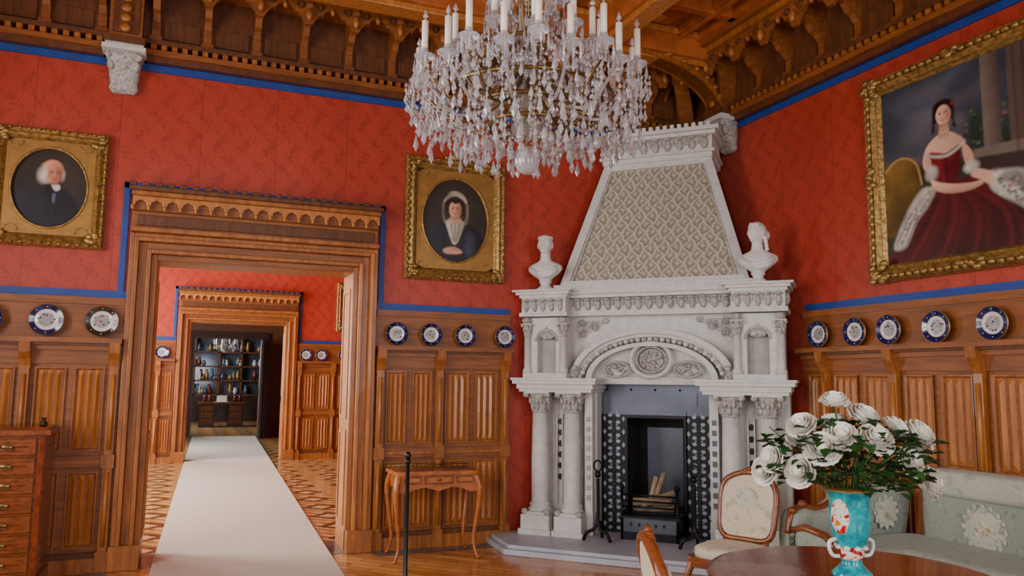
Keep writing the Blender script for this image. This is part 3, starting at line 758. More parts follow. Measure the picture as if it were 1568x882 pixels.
def ovalframe(b,hx,hz,w):
    b.rloft(hx,hz,[(0,.0),(0,.05),(.015,.07),(w*.35,.055),(w*.6,.085),(w*.8,.07),(w,.04),(w,.03)],gold)
    n=48; X=hx-w; Z=hz-w; vs=[];fs=[]
    ex,ez=X*.86,Z*.86
    for i in range(n):
        a=2*pi*(i+.5)/n; c,s=cos(a),sin(a); t=min(X/abs(c) if abs(c)>1e-6 else 1e9,Z/abs(s) if abs(s)>1e-6 else 1e9)
        vs+= [(c*t,-.035,s*t),(ex*c,-.035,ez*s),(ex*.97*c,-.022,ez*.97*s)]
    for i in range(n):
        k=(i+1)%n; fs+=[(i*3,k*3,k*3+1,i*3+1),(i*3+1,k*3+1,k*3+2,i*3+2)]
    b.add(vs,fs,goldm)
    b.tube([(ex*cos(2*pi*i/n),-.038,ez*sin(2*pi*i/n)) for i in range(n)],.01,gold,6,True)
    for sx in (-1,1):
        for sz in (-1,1):
            for q in range(7):
                b.ell((sx*(hx-w*.4-random.random()*.08),-.075,sz*(hz-w*.4-random.random()*.08)),(.03,.015,.022),gold,8,5)
            b.tube([(sx*(X-.02-.05*(1-cos(t*.4))),-.037,sz*(Z-.02-.05*sin(t*.4))) for t in range(9)],.006,gold,5)
    nx=int(2*hx/.07)
    for i in range(nx):
        x=-hx+.05+i*(2*hx-.1)/(nx-1)
        for sz in (-1,1): b.ell((x,-.074,sz*(hz-w*.2)),(.022,.012,.012),gold,6,4)
    nz=int(2*hz/.07)
    for i in range(nz):
        z=-hz+.05+i*(2*hz-.1)/(nz-1)
        for sx in (-1,1): b.ell((sx*(hx-w*.2),-.074,z),(.012,.012,.022),gold,6,4)
    return ex,ez
# man portrait: bald old gentleman with white side hair, dark coat
b=MB(); ovalframe(b,.43,.50,.10); o=b.obj('portrait_painting_man',(-1.155,YB,3.16),0)
P=Paint(.325,.395,130,150,(34,30,28),3)
P.ell(.12,.12,.2,.26,(70,58,44),.9,al=.5)
P.poly([(-.26,-.20),(-.20,-.04),(-.10,.01),(.06,.02),(.16,-.05),(.23,-.18),(.26,-.42),(-.3,-.42)],(26,30,42),.012,.2,(-1,.4,.5,-.05,-.15,.25))
P.poly([(-.05,.05),(.07,.05),(.09,-.0),(.05,-.05),(.03,-.16),(.0,-.10),(-.04,-.02)],(14,14,16),.006); P.poly([(.01,.035),(.065,.04),(.075,.0),(.04,-.02)],(206,202,194),.005); P.poly([(.02,-.05),(.045,-.045),(.04,-.12),(.025,-.12)],(80,98,126),.006)
P.line([(.12,-.06),(.06,-.16),(.04,-.34)],.006,(10,12,18)); P.line([(-.08,.0),(-.02,-.12),(.02,-.3)],.005,(12,14,20))
P.ell(-.055,.11,.040,.062,(176,170,160),.5,.5); P.ell(.085,.12,.02,.045,(170,164,154),.5,.5)
P.ell(.012,.165,.078,.082,(206,146,112),.12,.04,(-1,.5,.3,.01,.16,.09)); P.face(.018,.125,.090,.7,(198,132,100),(110,56,40),(50,36,30),(140,66,56))
P.ell(-.045,.125,.018,.045,(182,176,166),.6,.6); P.ell(-.03,.195,.03,.018,(224,176,146),.9,al=.6); P.ell(-.03,.06,.024,.020,(176,170,160),.7,.5,al=.7)
P.make('portrait_canvas',o,.012)
# woman portrait: older lady, dark curls, lace bonnet, dark dress with lace jabot
b=MB(); ovalframe(b,.53,.625,.12); b.ell((0,-.05,.655),(.09,.03,.05),gold); b.ell((0,-.05,.705),(.03,.02,.03),gold)
for s in (-1,1): b.ell((s*.09,-.05,.64),(.05,.025,.03),gold)
o=b.obj('portrait_painting_woman',(2.445,YB,3.195),0)
P=Paint(.405,.50,150,180,(40,34,30),5)
P.ell(.02,.12,.25,.28,(70,60,48),.9,al=.6)
P.poly([(-.34,-.5),(-.29,-.18),(-.20,-.05),(-.07,.0),(.07,.0),(.20,-.05),(.30,-.18),(.35,-.5)],(28,30,40),.012,.3,(-1,.3,.7,0,-.2,.3))
P.poly([(-.10,.245),(-.05,.30),(.03,.305),(.10,.26),(.125,.20),(.09,.21),(.0,.235),(-.09,.20),(-.125,.19)],(178,168,148),.010,.6)
for i in range(14): P.ell(-.115+.0175*i,.20+.07*sin(i*pi/13)+.0,.010,.014,(196,188,170),.5,.5)
P.line([(-.125,.17),(-.13,.08),(-.11,-.02)],.012,(150,142,124),.012,.8,.6); P.line([(.125,.17),(.13,.08),(.115,-.02)],.012,(140,132,116),.012,.8,.6)
P.poly([(-.045,.04),(.045,.04),(.07,-.02),(-.07,-.02)],(208,158,128),.01)
P.poly([(-.10,-.01),(-.04,-.0),(.0,-.03),(.05,-.0),(.10,-.01),(.08,-.10),(.03,-.22),(-.02,-.24),(-.07,-.12)],(192,186,172),.010,.5,(-1,0,.3,0,-.1,.1))
for q in (-.04,.0,.045): P.line([(q,-.03),(q*.8,-.11),(q*.3,-.21)],.005,(118,110,96),.008)
P.line([(-.17,-.12),(-.10,-.24),(-.12,-.42)],.006,(8,8,12),.01); P.line([(.17,-.12),(.10,-.24),(.12,-.42)],.006,(8,8,12),.01); P.poly([(.12,-.12),(.2,-.14),(.19,-.36),(.11,-.32)],(60,72,90),.03,.4,al=.7)
P.poly([(-.12,-.30),(-.03,-.27),(.05,-.29),(.08,-.325),(.0,-.345),(-.10,-.34)],(206,158,130),.010); P.line([(-.02,-.29),(.05,-.31)],.004,(150,104,80),.006)
P.ell(0,.165,.105,.088,(44,30,22),.15,.5); P.face(0,.115,.092,0,(216,166,136),(134,82,58),(34,22,18),(160,66,56)); P.poly([(-.085,.15),(-.05,.195),(0,.175),(.05,.195),(.085,.15),(.07,.22),(-.07,.22)],(40,26,18),.01)
for s in (-1,1):
    for q in range(6): P.ell(s*(.086+.008*(q%2)),.155-.022*q,.022,.016,(66,44,30) if q%2 else (32,20,15),.35)
P.make('portrait_canvas.001',o,.012)
# large painting
b=MB(); hx,hz,w=.90,.87,.145
b.rloft(hx,hz,[(0,0),(0,.06),(.02,.10),(w*.3,.07),(w*.5,.09),(w*.75,.06),(w*.85,.07),(w,.04),(w,.02)],gold)
for i in range(26):
    t=-1+2*(i+.5)/26
    for s in (-1,1):
        b.ell((t*hx,-.09,s*(hz-.045)),(.035,.02,.022),gold,8,5); b.ell((s*(hx-.045),-.09,t*hz),(.022,.02,.035),gold,8,5)
for sx in (-1,1):
    for sz in (-1,1):
        for q in range(12): b.ell((sx*(hx-random.random()*.16),-.10,sz*(hz-random.random()*.16)),(.04,.025,.03),gold,8,5)
    for q in range(6): b.ell((sx*(hx-.05+random.uniform(-.03,.03)),-.1,random.uniform(-.1,.1)),(.035,.025,.03),gold,8,5); b.ell((random.uniform(-.1,.1),-.1,sx*(hz-.05+random.uniform(-.03,.03))),(.035,.025,.03),gold,8,5)
o=b.obj('portrait_painting_lady',(X1,3.93,3.29),-pi/2)
P=Paint(hx-w,hz-w,300,290,(54,62,76),9)
for i in range(26): P.ell(random.uniform(-.75,.1),random.uniform(.0,.72),random.uniform(.10,.24),random.uniform(.03,.08),random.choice(((92,100,116),(60,66,84),(118,116,118),(46,52,70),(104,98,100))),.95,al=.45,rot=random.uniform(-.3,.3))
P.ell(-.62,.05,.22,.06,(140,126,112),.9,al=.6)
P.poly([(-.8,.0),(-.66,.05),(-.55,.03),(-.45,.05),(-.3,-.02),(0,.02),(.8,-.02),(.8,-.8),(-.8,-.8)],(46,52,42),.03,.5); P.poly([(.0,.25),(.05,.36),(.12,.32),(.2,.18),(.3,.2),(.34,-.1),(0,-.1)],(38,54,48),.05,.9)
for i in range(50): P.ell(random.uniform(-.02,.33),random.uniform(-.05,.34),.016,.012,random.choice(((60,84,60),(26,40,36),(96,110,80),(130,90,96),(70,96,74))),.6,al=.85)
P.poly([(.13,.8),(.27,.8),(.27,.02),(.13,.02)],(100,90,82),.008,.2,(-1,0,.6,.2,0,.09),False); P.poly([(.33,.8),(.66,.8),(.66,-.1),(.33,-.1)],(78,64,58),.008,.2,(-1,0,.6,.5,0,.2),False); P.poly([(.05,.04),(.76,.0),(.76,-.1),(.03,-.03)],(116,104,94),.008,.2,None,False); P.poly([(.05,-.03),(.76,-.1),(.76,-.3),(.2,-.25)],(58,46,42),.012,.3,None,False)
for x in (.38,.45,.53,.60): P.line([(x,.8),(x,-.08)],.006,(52,42,38),.012,.6)
P.poly([(-.76,-.30),(-.75,.04),(-.66,.11),(-.56,.12),(-.46,.05),(-.41,-.15),(-.46,-.42),(-.76,-.5)],(120,92,42),.012,.6,(-1,1,.5,-.6,0,.3)); P.line([(-.75,.05),(-.66,.12),(-.55,.125),(-.45,.05),(-.41,-.12)],.010,(176,138,74))
for i in range(9): P.line([(-.73+.035*i,.02),(-.72+.03*i,-.2),(-.74+.03*i,-.4)],.006,(84,62,28),.012,.5)
P.poly([(-.8,-.8),(-.72,-.64),(-.60,-.47),(-.42,-.30),(-.27,-.17),(-.05,-.15),(.12,-.2),(.38,-.34),(.6,-.5),(.8,-.66),(.8,-.8)],(76,18,22),.012,.4,(-.5,.8,.5,-.1,-.4,.35))
for i in range(15): P.line([(-.22+.016*i,-.2),(-.40+.065*i,-.45),(-.66+.095*i,-.74)],.007,((34,6,12),(128,34,38),(96,20,26))[i%3],.022,.6)
P.poly([(.14,-.16),(.26,-.16),(.42,-.2),(.60,-.32),(.78,-.46),(.78,-.72),(.55,-.72),(.42,-.50),(.24,-.36),(.16,-.28)],(150,150,142),.014,.6,(-1,.5,.35,.4,-.4,.3))
for i in range(110):
    a=random.random(); P.ell(.20+a*.54,-.23-a*.37+random.uniform(-.10,.10),.013,.010,random.choice(((160,70,70),(90,116,70),(106,122,140),(208,204,194),(214,210,200),(88,88,84),(196,190,178))),.6,al=.85)
for i in range(6): P.line([(.2+.03*i,-.2),(.4+.04*i,-.36-.02*i),(.5+.06*i,-.72)],.006,(92,90,84),.016,.6)
P.poly([(-.70,-.60),(-.62,-.42),(-.52,-.27),(-.40,-.16),(-.29,-.19),(-.35,-.30),(-.47,-.42),(-.58,-.60)],(170,166,156),.016,.6,(-1,.6,.3,-.5,-.4,.2))
for i in range(5): P.line([(-.67+.025*i,-.57),(-.53+.02*i,-.36),(-.36+.008*i,-.20)],.005,((118,110,102),(206,202,192))[i%2],.010,.8)
for i in range(24):
    a=random.random(); P.ell(-.66+a*.34,-.55+a*.37+random.uniform(-.05,.05),.012,.010,random.choice(((206,202,192),(128,122,114))),.6,al=.8)
P.poly([(-.325,.13),(-.25,.10),(-.18,.075),(-.10,.10),(-.06,.13),(-.065,.0),(-.115,-.16),(-.18,-.24),(-.25,-.18),(-.31,-.03)],(112,20,30),.008,.25,(-1,.3,.5,-.2,0,.15)); P.line([(-.19,.08),(-.185,-.2)],.005,(56,8,14),.01); P.line([(-.31,-.02),(-.20,-.06),(-.09,-.0)],.010,(66,8,16),.015,.7); P.line([(-.25,.06),(-.22,-.1),(-.19,-.2)],.004,(150,50,54),.01,.6)
P.poly([(-.385,.05),(-.365,.14),(-.31,.20),(-.235,.235),(-.15,.235),(-.09,.20),(-.03,.14),(-.01,.04),(-.06,.11),(-.12,.095),(-.19,.075),(-.27,.10),(-.33,.11)],(222,178,154),.007,.05,(-1,.2,.22,-.2,.15,.15))
P.poly([(-.23,.30),(-.152,.30),(-.145,.2),(-.24,.2)],(200,150,126),.01,.05,None,False); P.line([(-.365,.11),(-.30,.075),(-.19,.052),(-.10,.078),(-.03,.12)],.013,(196,188,178),.008,.9,.5)
P.poly([(-.385,.08),(-.335,.09),(-.31,.0),(-.345,-.04),(-.385,-.0)],(216,170,146),.008,.05,(-1,0,.25,-.35,0,.04)); P.ell(-.315,-.06,.056,.058,(196,190,180),.35,.6,(-1,1,.35,-.3,-.06,.06)); P.poly([(-.325,-.10),(-.27,-.135),(-.14,-.18),(.02,-.205),(.10,-.20),(.10,-.235),(-.02,-.26),(-.18,-.245),(-.30,-.19)],(214,168,144),.008,.05,(0,1,.3,0,-.2,.05))
P.poly([(-.045,.09),(.0,.08),(.04,-.0),(.03,-.06),(-.03,-.04)],(208,162,138),.008); P.ell(.02,-.085,.060,.046,(196,190,180),.35,.6,(-1,1,.35,.03,-.09,.06)); P.poly([(.05,-.11),(.13,-.135),(.19,-.175),(.15,-.215),(.08,-.195),(.01,-.15)],(218,172,148),.008)
for q in range(4): P.line([(.10+.01*q,-.20-.011*q),(.16,-.207-.011*q),(.19,-.23-.011*q)],.0055,(220,174,150),.004)
P.ell(.21,-.19,.04,.020,(190,184,174),.6,.6)
P.poly([(-.285,.42),(-.27,.475),(-.2,.505),(-.13,.485),(-.095,.42),(-.10,.32),(-.085,.26),(-.115,.27),(-.125,.33),(-.26,.33),(-.27,.27),(-.30,.26),(-.29,.33)],(30,20,17),.012,.3); P.face(-.19,.385,.088,-.3,(226,180,156),(160,106,84),(30,18,14),(170,64,62)); P.poly([(-.262,.40),(-.23,.445),(-.19,.46),(-.15,.445),(-.118,.40),(-.12,.475),(-.19,.495),(-.26,.475)],(30,20,16),.008); P.ell(-.108,.45,.018,.016,(140,44,46),.4); P.line([(-.235,.255),(-.19,.24),(-.15,.255)],.004,(210,196,160),.004)
P.make('portrait_canvas.002',o,.03)
bgd=mk('canvas_dark',L(46,38,32),.7,.45,ns=3)
b=MB(); ovalframe(b,.42,.5,.1); b.face([(-.3,-.012,-.38),(.3,-.012,-.38),(.3,-.012,.38),(-.3,-.012,.38)],bgd); b.obj('parlour_painting',(3.15,15.899,3.0))

# ------------------------------------------------------------------ chandelier
def chandelier():
    b=MB(); c=(0,0)
    b.tube([(0,0,3.0),(0,0,5.25)],.018,brass,8)
    b.lathe([(.02,5.0),(.07,5.06),(.12,5.2),(.13,5.3)],brass,n=16)
    for z,r,h in ((3.05,.10,.06),(3.25,.07,.08),(3.45,.11,.07),(3.65,.06,.09),(3.9,.09,.06),(4.2,.06,.1)):
        b.ell((0,0,z),(r,r,h),crys,14,8)
    b.ell((0,0,2.86),(.075,.075,.085),crys,12,8); b.tube([(0,0,2.94),(0,0,3.05)],.01,brass,6)
    def ring(R,z,r=.012): b.tube([(R*cos(2*pi*i/48),R*sin(2*pi*i/48),z) for i in range(48)],r,brass,6,True)
    ring(.50,3.22); ring(.36,3.14); ring(.24,3.06); ring(.30,3.5)
    def cup(x,y,z):
        b.lathe([(.012,-.05),(.03,-.02),(.058,0),(.06,.008),(.02,.01),(.022,.04),(.018,.05)],crys,(x,y,z),10)
        b.lathe([(.019,.0),(.019,.175),(.006,.185)],candle,(x,y,z+.03),8)
        b.drop((x,y,z+.275),.016,.06,crys,5)
        for k in range(7):
            a=2*pi*k/7; b.drop((x+.055*cos(a),y+.055*sin(a),z-.002),.009,.085+.02*random.random(),crys,4)
    def arms(n,R,z,zb,off):
        for i in range(n):
            a=2*pi*i/n+off; u=(cos(a),sin(a)); w=.94+.06*(i%2)
            P=[(.06,zb+.1),(.2*R/.66,zb-.08),(.42*R/.66,zb-.16),(.60*R/.66*w,zb-.02),(R*w,z-.04)]
            b.tube([(p[0]*u[0],p[0]*u[1],p[1]) for p in smoothpts(P,4,False)],.010,brass if i%2 else crys,6)
            cup(R*w*u[0],R*w*u[1],z+.03*(i%2))
    arms(22,.65,3.32,3.26,.1); arms(12,.43,3.50,3.42,.2)
    arms(8,.2,3.80,3.7,.2)
    for R,z,n,l in ((.69,3.22,52,.13),(.655,3.17,50,.15),(.62,3.12,46,.14),(.56,3.08,42,.14),(.49,3.05,38,.13),(.41,3.02,32,.13),(.33,2.99,26,.12),(.25,2.97,20,.12),(.17,2.95,14,.12),(.10,2.93,8,.10),(.5,3.26,36,.14),(.38,3.42,30,.15),(.3,3.34,24,.15),(.2,3.65,18,.14)):
        for i in range(n):
            a=2*pi*i/n+random.random()*.1; rr=R*(1+random.uniform(-.04,.04)); zz=z+random.uniform(-.04,.04)
            x,y=rr*cos(a),rr*sin(a)
            b.drop((x,y,zz+.05),.010,.03,crys,4); b.drop((x,y,zz+.02),.011,.035,crys,4)
            b.drop((x,y,zz-.015),.0155,l*.55*random.uniform(.8,1.2),crys,5)
    for i in range(30):
        a=2*pi*i/30; R=.60+.05*(i%2); b.drop((R*cos(a),R*sin(a),3.05),.008,.03,crys,4); b.drop((R*cos(a),R*sin(a),3.02),.018,.11,crys,5)
    for i in range(18):
        a=2*pi*i/18; R=.38; b.drop((R*cos(a),R*sin(a),2.95),.018,.10,crys,5)
    for i in range(22):
        a0=2*pi*i/22+.1; a1=2*pi*(i+1)/22+.1
        for t in range(1,9):
            u=t/9; a=a0+(a1-a0)*u; z=3.30-.09*4*u*(1-u); b.drop((.64*cos(a),.64*sin(a),z+.01),.010,.024,crys,4)
        for t in range(1,14):
            u=t/14; R=.15+.47*u; z=3.8-.46*u-.16*4*u*(1-u)*.6; b.drop((R*cos(a0),R*sin(a0),z),.010,.026,crys,4)
        for t in range(1,12):
            u=t/12; R=.60-.50*u; z=3.12-.16*sin(u*pi/2)-.0; b.drop((R*cos(a0),R*sin(a0),z),.011,.03,crys,4)
    return b.obj('chandelier',(1.758,4.034,0),fix=False)
chandelier()

# ------------------------------------------------------------------ furniture
def cab(b,x,y,h,m,sx,sy,r0=.03,r1=.013,bx=.03):
    P=[(x,y,h),(x+sx*bx,y+sy*bx,h-.12),(x+sx*bx*.7,y+sy*bx*.7,h*.6),(x-sx*.005,y-sy*.005,h*.25),(x+sx*.01,y+sy*.01,.06),(x+sx*.03,y+sy*.03,.015)]
    P=smoothpts(P,4,False); n=len(P)
    b.tube(P,[r0+(r1-r0)*min(1,i/(n*.7)) for i in range(n)],m,8); b.ell((x+sx*.03,y+sy*.03,.015),(.02,.02,.015),m,8,5)
b=MB()
b.box(-.5,.5,-.2,.22,.08,1.14,walnut); b.box(-.53,.53,-.24,.23,1.14,1.18,walnut); b.box(-.51,.51,-.22,.22,1.18,1.2,maho); b.box(-.52,.52,-.23,.22,0,.1,walnut)
for i in range(7):
    z=.13+i*.143; b.rloft(.44,.062,[(0,.20),(.0,.212),(.006,.218),(.03,.218),(.034,.214),(.055,.214)],walnut,(0,z+.065)); b.box(-.39,.39,-.213,-.2,z+.015,z+.115,maho)
    b.box(-.44,.44,-.22,-.2,z-.004,z+.0,honey)
    for x in (-.25,.25):
        b.tube([(x-.04,-.22,z+.07),(x-.03,-.235,z+.05),(x+.03,-.235,z+.05),(x+.04,-.22,z+.07)],.005,brass,6); b.ell((x,-.216,z+.065),(.045,.006,.02),brass)
    b.ell((0,-.216,z+.07),(.014,.005,.02),brass)
for x in (-.49,.46): b.box(x,x+.03,-.215,-.2,.1,1.14,maho)
b.box(.5,.508,-.16,.18,.2,1.05,walnut)
for x in (-.47,.0,.47): b.lathe([(.02,0),(.03,.02),(.012,.05),(.02,.07)],darkw,(x,-.18,1.2),10)
b.obj('chest_of_drawers',(-1.46,7.1,0),0,bevel=.004)
# writing desk
b=MB()
top=smoothpts([(-.38,-.2),(-.3,-.235),(0,-.225),(.3,-.235),(.38,-.2),(.39,0),(.38,.2),(0,.215),(-.38,.2),(-.39,0)],3)
b.prism(top,.745,.772,honey,'z'); b.prism([(p[0]*.9,p[1]*.86) for p in top],.772,.775,maho,'z')
ap=[(-.36,.75),(.36,.75),(.36,.60),(.30,.585),(.22,.62),(.12,.635),(0,.60),(-.12,.635),(-.22,.62),(-.30,.585),(-.36,.60)]
b.prism(ap,-.215,-.19,honey); b.prism(ap,.18,.2,honey)
for x in (-.36,.34): b.box(x,x+.02,-.2,.19,.62,.75,honey)
b.rloft(.13,.04,[(0,.215),(0,.225),(.01,.225),(.015,.22)],walnut,(0,.70)); b.ell((0,-.225,.70),(.02,.006,.012),brass)
for sx in (-1,1):
    b.rloft(.08,.035,[(0,.215),(0,.222),(.01,.222),(.015,.218)],walnut,(sx*.24,.70))
    for sy in (-1,1):
        cab(b,sx*.345,sy*.185,.74,honey,sx,sy,.032,.013,.035); b.ell((sx*.375,sy*.215,.66),(.018,.018,.05),brass,8,6)
b.tube([(-.38,.2,.79),(.38,.2,.79)],.006,brass,6)
for i in range(12): b.tube([(-.37+i*.067,.2,.77),(-.37+i*.067,.2,.79)],.004,brass,5)
b.obj('writing_desk',(2.13,6.98,0),-.06,bevel=0)
# barrier post
b=MB(); b.lathe([(.12,0),(.125,.015),(.11,.03),(.03,.045),(.018,.07),(.016,.92),(.024,.93),(.024,.95),(.014,.96)],black,n=20); b.ell((0,0,.985),(.026,.026,.03),black,14,8)
b.tube([(.02,0,.90),(.04,0,.88),(.05,0,.91)],.006,brass,6); b.obj('barrier_post',(1.655,6.12,0),0)
# round table
b=MB(); TX,TY=2.735,2.665
b.lathe([(.0,.715),(.52,.715),(.60,.722),(.625,.735),(.63,.748),(.62,.758),(.60,.76),(.0,.76)],maho,n=64)
b.lathe([(.50,.65),(.52,.655),(.52,.715),(.0,.715)],maho,n=48)
b.lathe([(.06,.20),(.11,.24),(.12,.30),(.07,.38),(.05,.44),(.08,.52),(.10,.60),(.16,.65)],maho,n=24)
for i in range(3):
    a=i*2*pi/3+.4; b.tube([(q*cos(a),q*sin(a),z) for q,z in smoothpts([(.05,.27),(.18,.28),(.32,.16),(.42,.05),(.47,.03)],4,False)],.035,maho,8)
b.obj('round_table',(TX,TY,0))
# vase
def vasemat():
    t=NT('turquoise_glaze'); x,y,z=t.sep()[0:3]
    f=t.noise(t.mapping((1,1,1)),14,3,1.5)
    base=t.ramp(f,[(.35,L(0,122,138)),(.65,L(34,180,188))])
    nz=t.noise(t.mapping((1,1,1)),24,3)
    pic=t.ramp(nz,[(.44,L(176,20,12)),(.50,L(226,220,206)),(.60,L(226,220,206)),(.66,L(206,120,30))])
    sdx=t.math('ADD',t.math('MULTIPLY',x,.80),t.math('MULTIPLY',y,-.60))
    d=t.math('ADD',t.math('POWER',t.math('DIVIDE',t.math('ABSOLUTE',t.math('ADD',sdx,.03)),.040),2.0),t.math('POWER',t.math('DIVIDE',t.math('ABSOLUTE',t.math('SUBTRACT',z,.26)),.075),2.0))
    m=t.math('LESS_THAN',d,1.0)
    d2=t.math('MULTIPLY',t.math('LESS_THAN',z,.13),t.math('GREATER_THAN',z,.075))
    c=t.mix(m,base,pic); c=t.mix(d2,c,pic); t.col(c); t.set('Roughness',.12); t.set('Coat Weight',.4)
    return t.m
vm=vasemat(); b=MB()
b.lathe([(.0,0),(.082,0),(.085,.015),(.06,.035),(.042,.06),(.045,.08),(.055,.10),(.052,.115),(.062,.14),(.078,.18),(.086,.24),(.085,.29),(.083,.33),(.10,.358),(.112,.368),(.108,.372),(.08,.35),(.07,.25),(.0,.2)],vm,n=36)
for s in (-1,1):
    b.tube([(s*q,0,z) for q,z in smoothpts([(.06,.16),(.095,.15),(.10,.12),(.085,.09),(.055,.085)],4,False)],.009,pl_wh,8)
for i in range(8):
    a=i*pi/4; b.ell((.058*cos(a),.058*sin(a),.125),(.016,.016,.011),pl_wh,8,5)
b.lathe([(.111,.366),(.116,.370),(.111,.375)],goldm,n=36)
VX,VY=TX-.015,TY+.0
b.obj('porcelain_vase',(VX,VY,.76),-.3)
# bouquet
petal=mk('white_petal',L(244,242,232),.93,.6,ns=20); leafg=mk('rose_leaf',L(38,88,34),.45,.5,ns=14); stem=mk('rose_stem',L(50,96,36),.7,.5)
b=MB()
def rose(c,d,r):
    d=Vector(d).normalized(); q=d.to_track_quat('Z','Y').to_matrix().to_4x4(); b.T=Matrix.Translation(c)@q
    b.ell((0,0,r*.2),(r*.42,r*.42,r*.5),petal,8,6)
    for n,op,hh,ph in ((3,.35,.85,0),(5,.55,.82,.4),(6,.76,.72,.1),(7,.98,.50,.7),(8,1.12,.25,.2)):
        for k in range(n):
            p0=2*pi*k/n+ph+random.uniform(-.15,.15); vs=[];fs=[]; hw=pi/n*1.45; NU,NV=5,5
            for j in range(NV):
                v=j/(NV-1)
                for i in range(NU):
                    u=-1+2*i/(NU-1)
                    rho=r*(.12+op*(sin(v*pi/2)**.8)*.9)*(1+.0*u)+r*.12*max(0,v-.7)*3*op
                    h=r*(-.35+ (hh+.35)*v - .25*max(0,v-.75)*op*2 - .18*u*u*v)
                    a=p0+u*hw*(.35+.65*sin(min(1,v*1.2)*pi/2))
                    vs.append((rho*cos(a),rho*sin(a),h))
            for j in range(NV-1):
                for i in range(NU-1): fs.append((j*NU+i,j*NU+i+1,(j+1)*NU+i+1,(j+1)*NU+i))
            b.add(vs,fs,petal,True)
    b.T=Matrix.Identity(4)
camr=Vector((.9239,-.3827,0)); camf=Vector((.3827,.9239,0))
RS=[(-.33,.0,.10),(-.18,.05,.24),(-.23,-.05,.05),(-.04,.02,.35),(-.06,-.08,.20),(.10,.05,.28),(.08,-.1,.19),(.22,.0,.23),(.30,.02,.15),(.24,-.06,.09),(.36,.0,.0),(-.14,.15,.18),(.02,.18,.24),(.18,.16,.17),(-.34,.08,.04),(.31,-.02,.21),(-.15,-.10,.15)]
for (lx,ly,z) in RS:
    p=camr*lx+camf*ly+Vector((0,0,z)); d=(p+Vector((random.uniform(-.1,.1),random.uniform(-.1,.1),.04)))-camf*.18; rose(p,d,.054+random.random()*.014)
    b.tube([(0,0,-.2),tuple(p*.25+Vector((0,0,-.02))),tuple(p*.7),tuple(p-d.normalized()*.03)],.004,stem,5)
for i in range(460):
    a=random.random()*2*pi; q=random.random()**.6*.35; z=random.uniform(-.06,.27)*(1.1-q*1.5)+.03
    c=Vector((q*cos(a),q*sin(a),z)); d=Vector((cos(a)+random.uniform(-.6,.6),sin(a)+random.uniform(-.6,.6),random.uniform(-.5,.7))).normalized()
    s=d.cross(Vector((0,0,1))).normalized(); up=s.cross(d); l=random.uniform(.04,.07); w=l*.38
    P=[c,c+d*l*.35+s*w+up*.006,c+d*l*.7+s*w*.8+up*.006,c+d*l-up*.008,c+d*l*.7-s*w*.8+up*.006,c+d*l*.35-s*w+up*.006,c+d*l*.5-up*.004]
    b.add([tuple(v) for v in P],[(0,1,6),(1,2,6),(2,3,6),(3,4,6),(4,5,6),(5,0,6)],leafg,True)
for i in range(26):
    a=random.random()*6.28; q=random.uniform(.1,.34); b.tube([(0,0,-.12),(q*.4*cos(a),q*.4*sin(a),.05),(q*cos(a),q*sin(a),random.uniform(0,.25))],.0025,stem,4)
b.obj('rose_bouquet',(VX,VY,1.16),fix=False)
# chairs
def chair(name,loc,rz,sc=1,fb=fabc):
    b=MB(); m=walnut; b.T=Matrix.Scale(sc,4)
    seat=smoothpts([(-.22,.2),(-.25,-.05),(-.26,-.22),(0,-.27),(.26,-.22),(.25,-.05),(.22,.2),(0,.23)],4)
    b.prism(seat,.34,.41,m,'z'); b.cush(-.245,.245,-.25,.21,.38,.50,fb,.55)
    for sx in (-1,1):
        cab(b,sx*.22,-.21,.38,m,sx,-1,.03,.014,.03); b.tube([(sx*.19,.2,.36),(sx*.19,.22,.18),(sx*.20,.29,.0)],[.024,.02,.015],m,8)
        b.tube([(sx*.18,.2,.38),(sx*.17,.225,.52)],.018,m,8)
    lp=smoothpts([(-.19,.52),(-.225,.70),(-.22,.88),(-.15,.96),(0,1.0),(.15,.96),(.22,.88),(.225,.70),(.19,.52),(0,.50)],4)
    yb=lambda z:.22+(z-.5)*.22
    b.tube([(p[0],yb(p[1]),p[1]) for p in lp],.024,m,8,True)
    n=len(lp); c=(0,.76)
    for sgn in (-1,1):
        vs=[(0,yb(.76)+sgn*.042,.76)]
        for k,(f,d) in enumerate(((.3,.04),(.6,.034),(.92,.015))):
            vs+=[(p[0]*f,yb(c[1]+(p[1]-c[1])*f)+sgn*d,c[1]+(p[1]-c[1])*f) for p in lp]
        fs=[(0,1+i,1+(i+1)%n) for i in range(n)]+[(1+r*n+i,1+r*n+(i+1)%n,1+r*n+n+(i+1)%n,1+r*n+n+i) for r in range(2) for i in range(n)]
        b.add(vs,fs,fb,True)
    b.ell((0,yb(.76)-.028,.76),(.105,.020,.13),fabm,20,10)
    for i in range(5): b.ell((-.06+.03*i,yb(1.0)-.01,1.0+.012*(2-abs(i-2))),(.022,.018,.02),m)
    b.ell((0,-.26,.36),(.05,.02,.025),m)
    b.T=Matrix.Identity(4)
    return b.obj(name,loc,rz,fix=True)
chair('upholstered_chair',(3.60,4.60,0),math.atan2(-.43,-.9)+pi/2,.93)
chair('upholstered_chair.001',(1.97,2.52,0),math.atan2(-.39,.92)+pi/2,1.0)
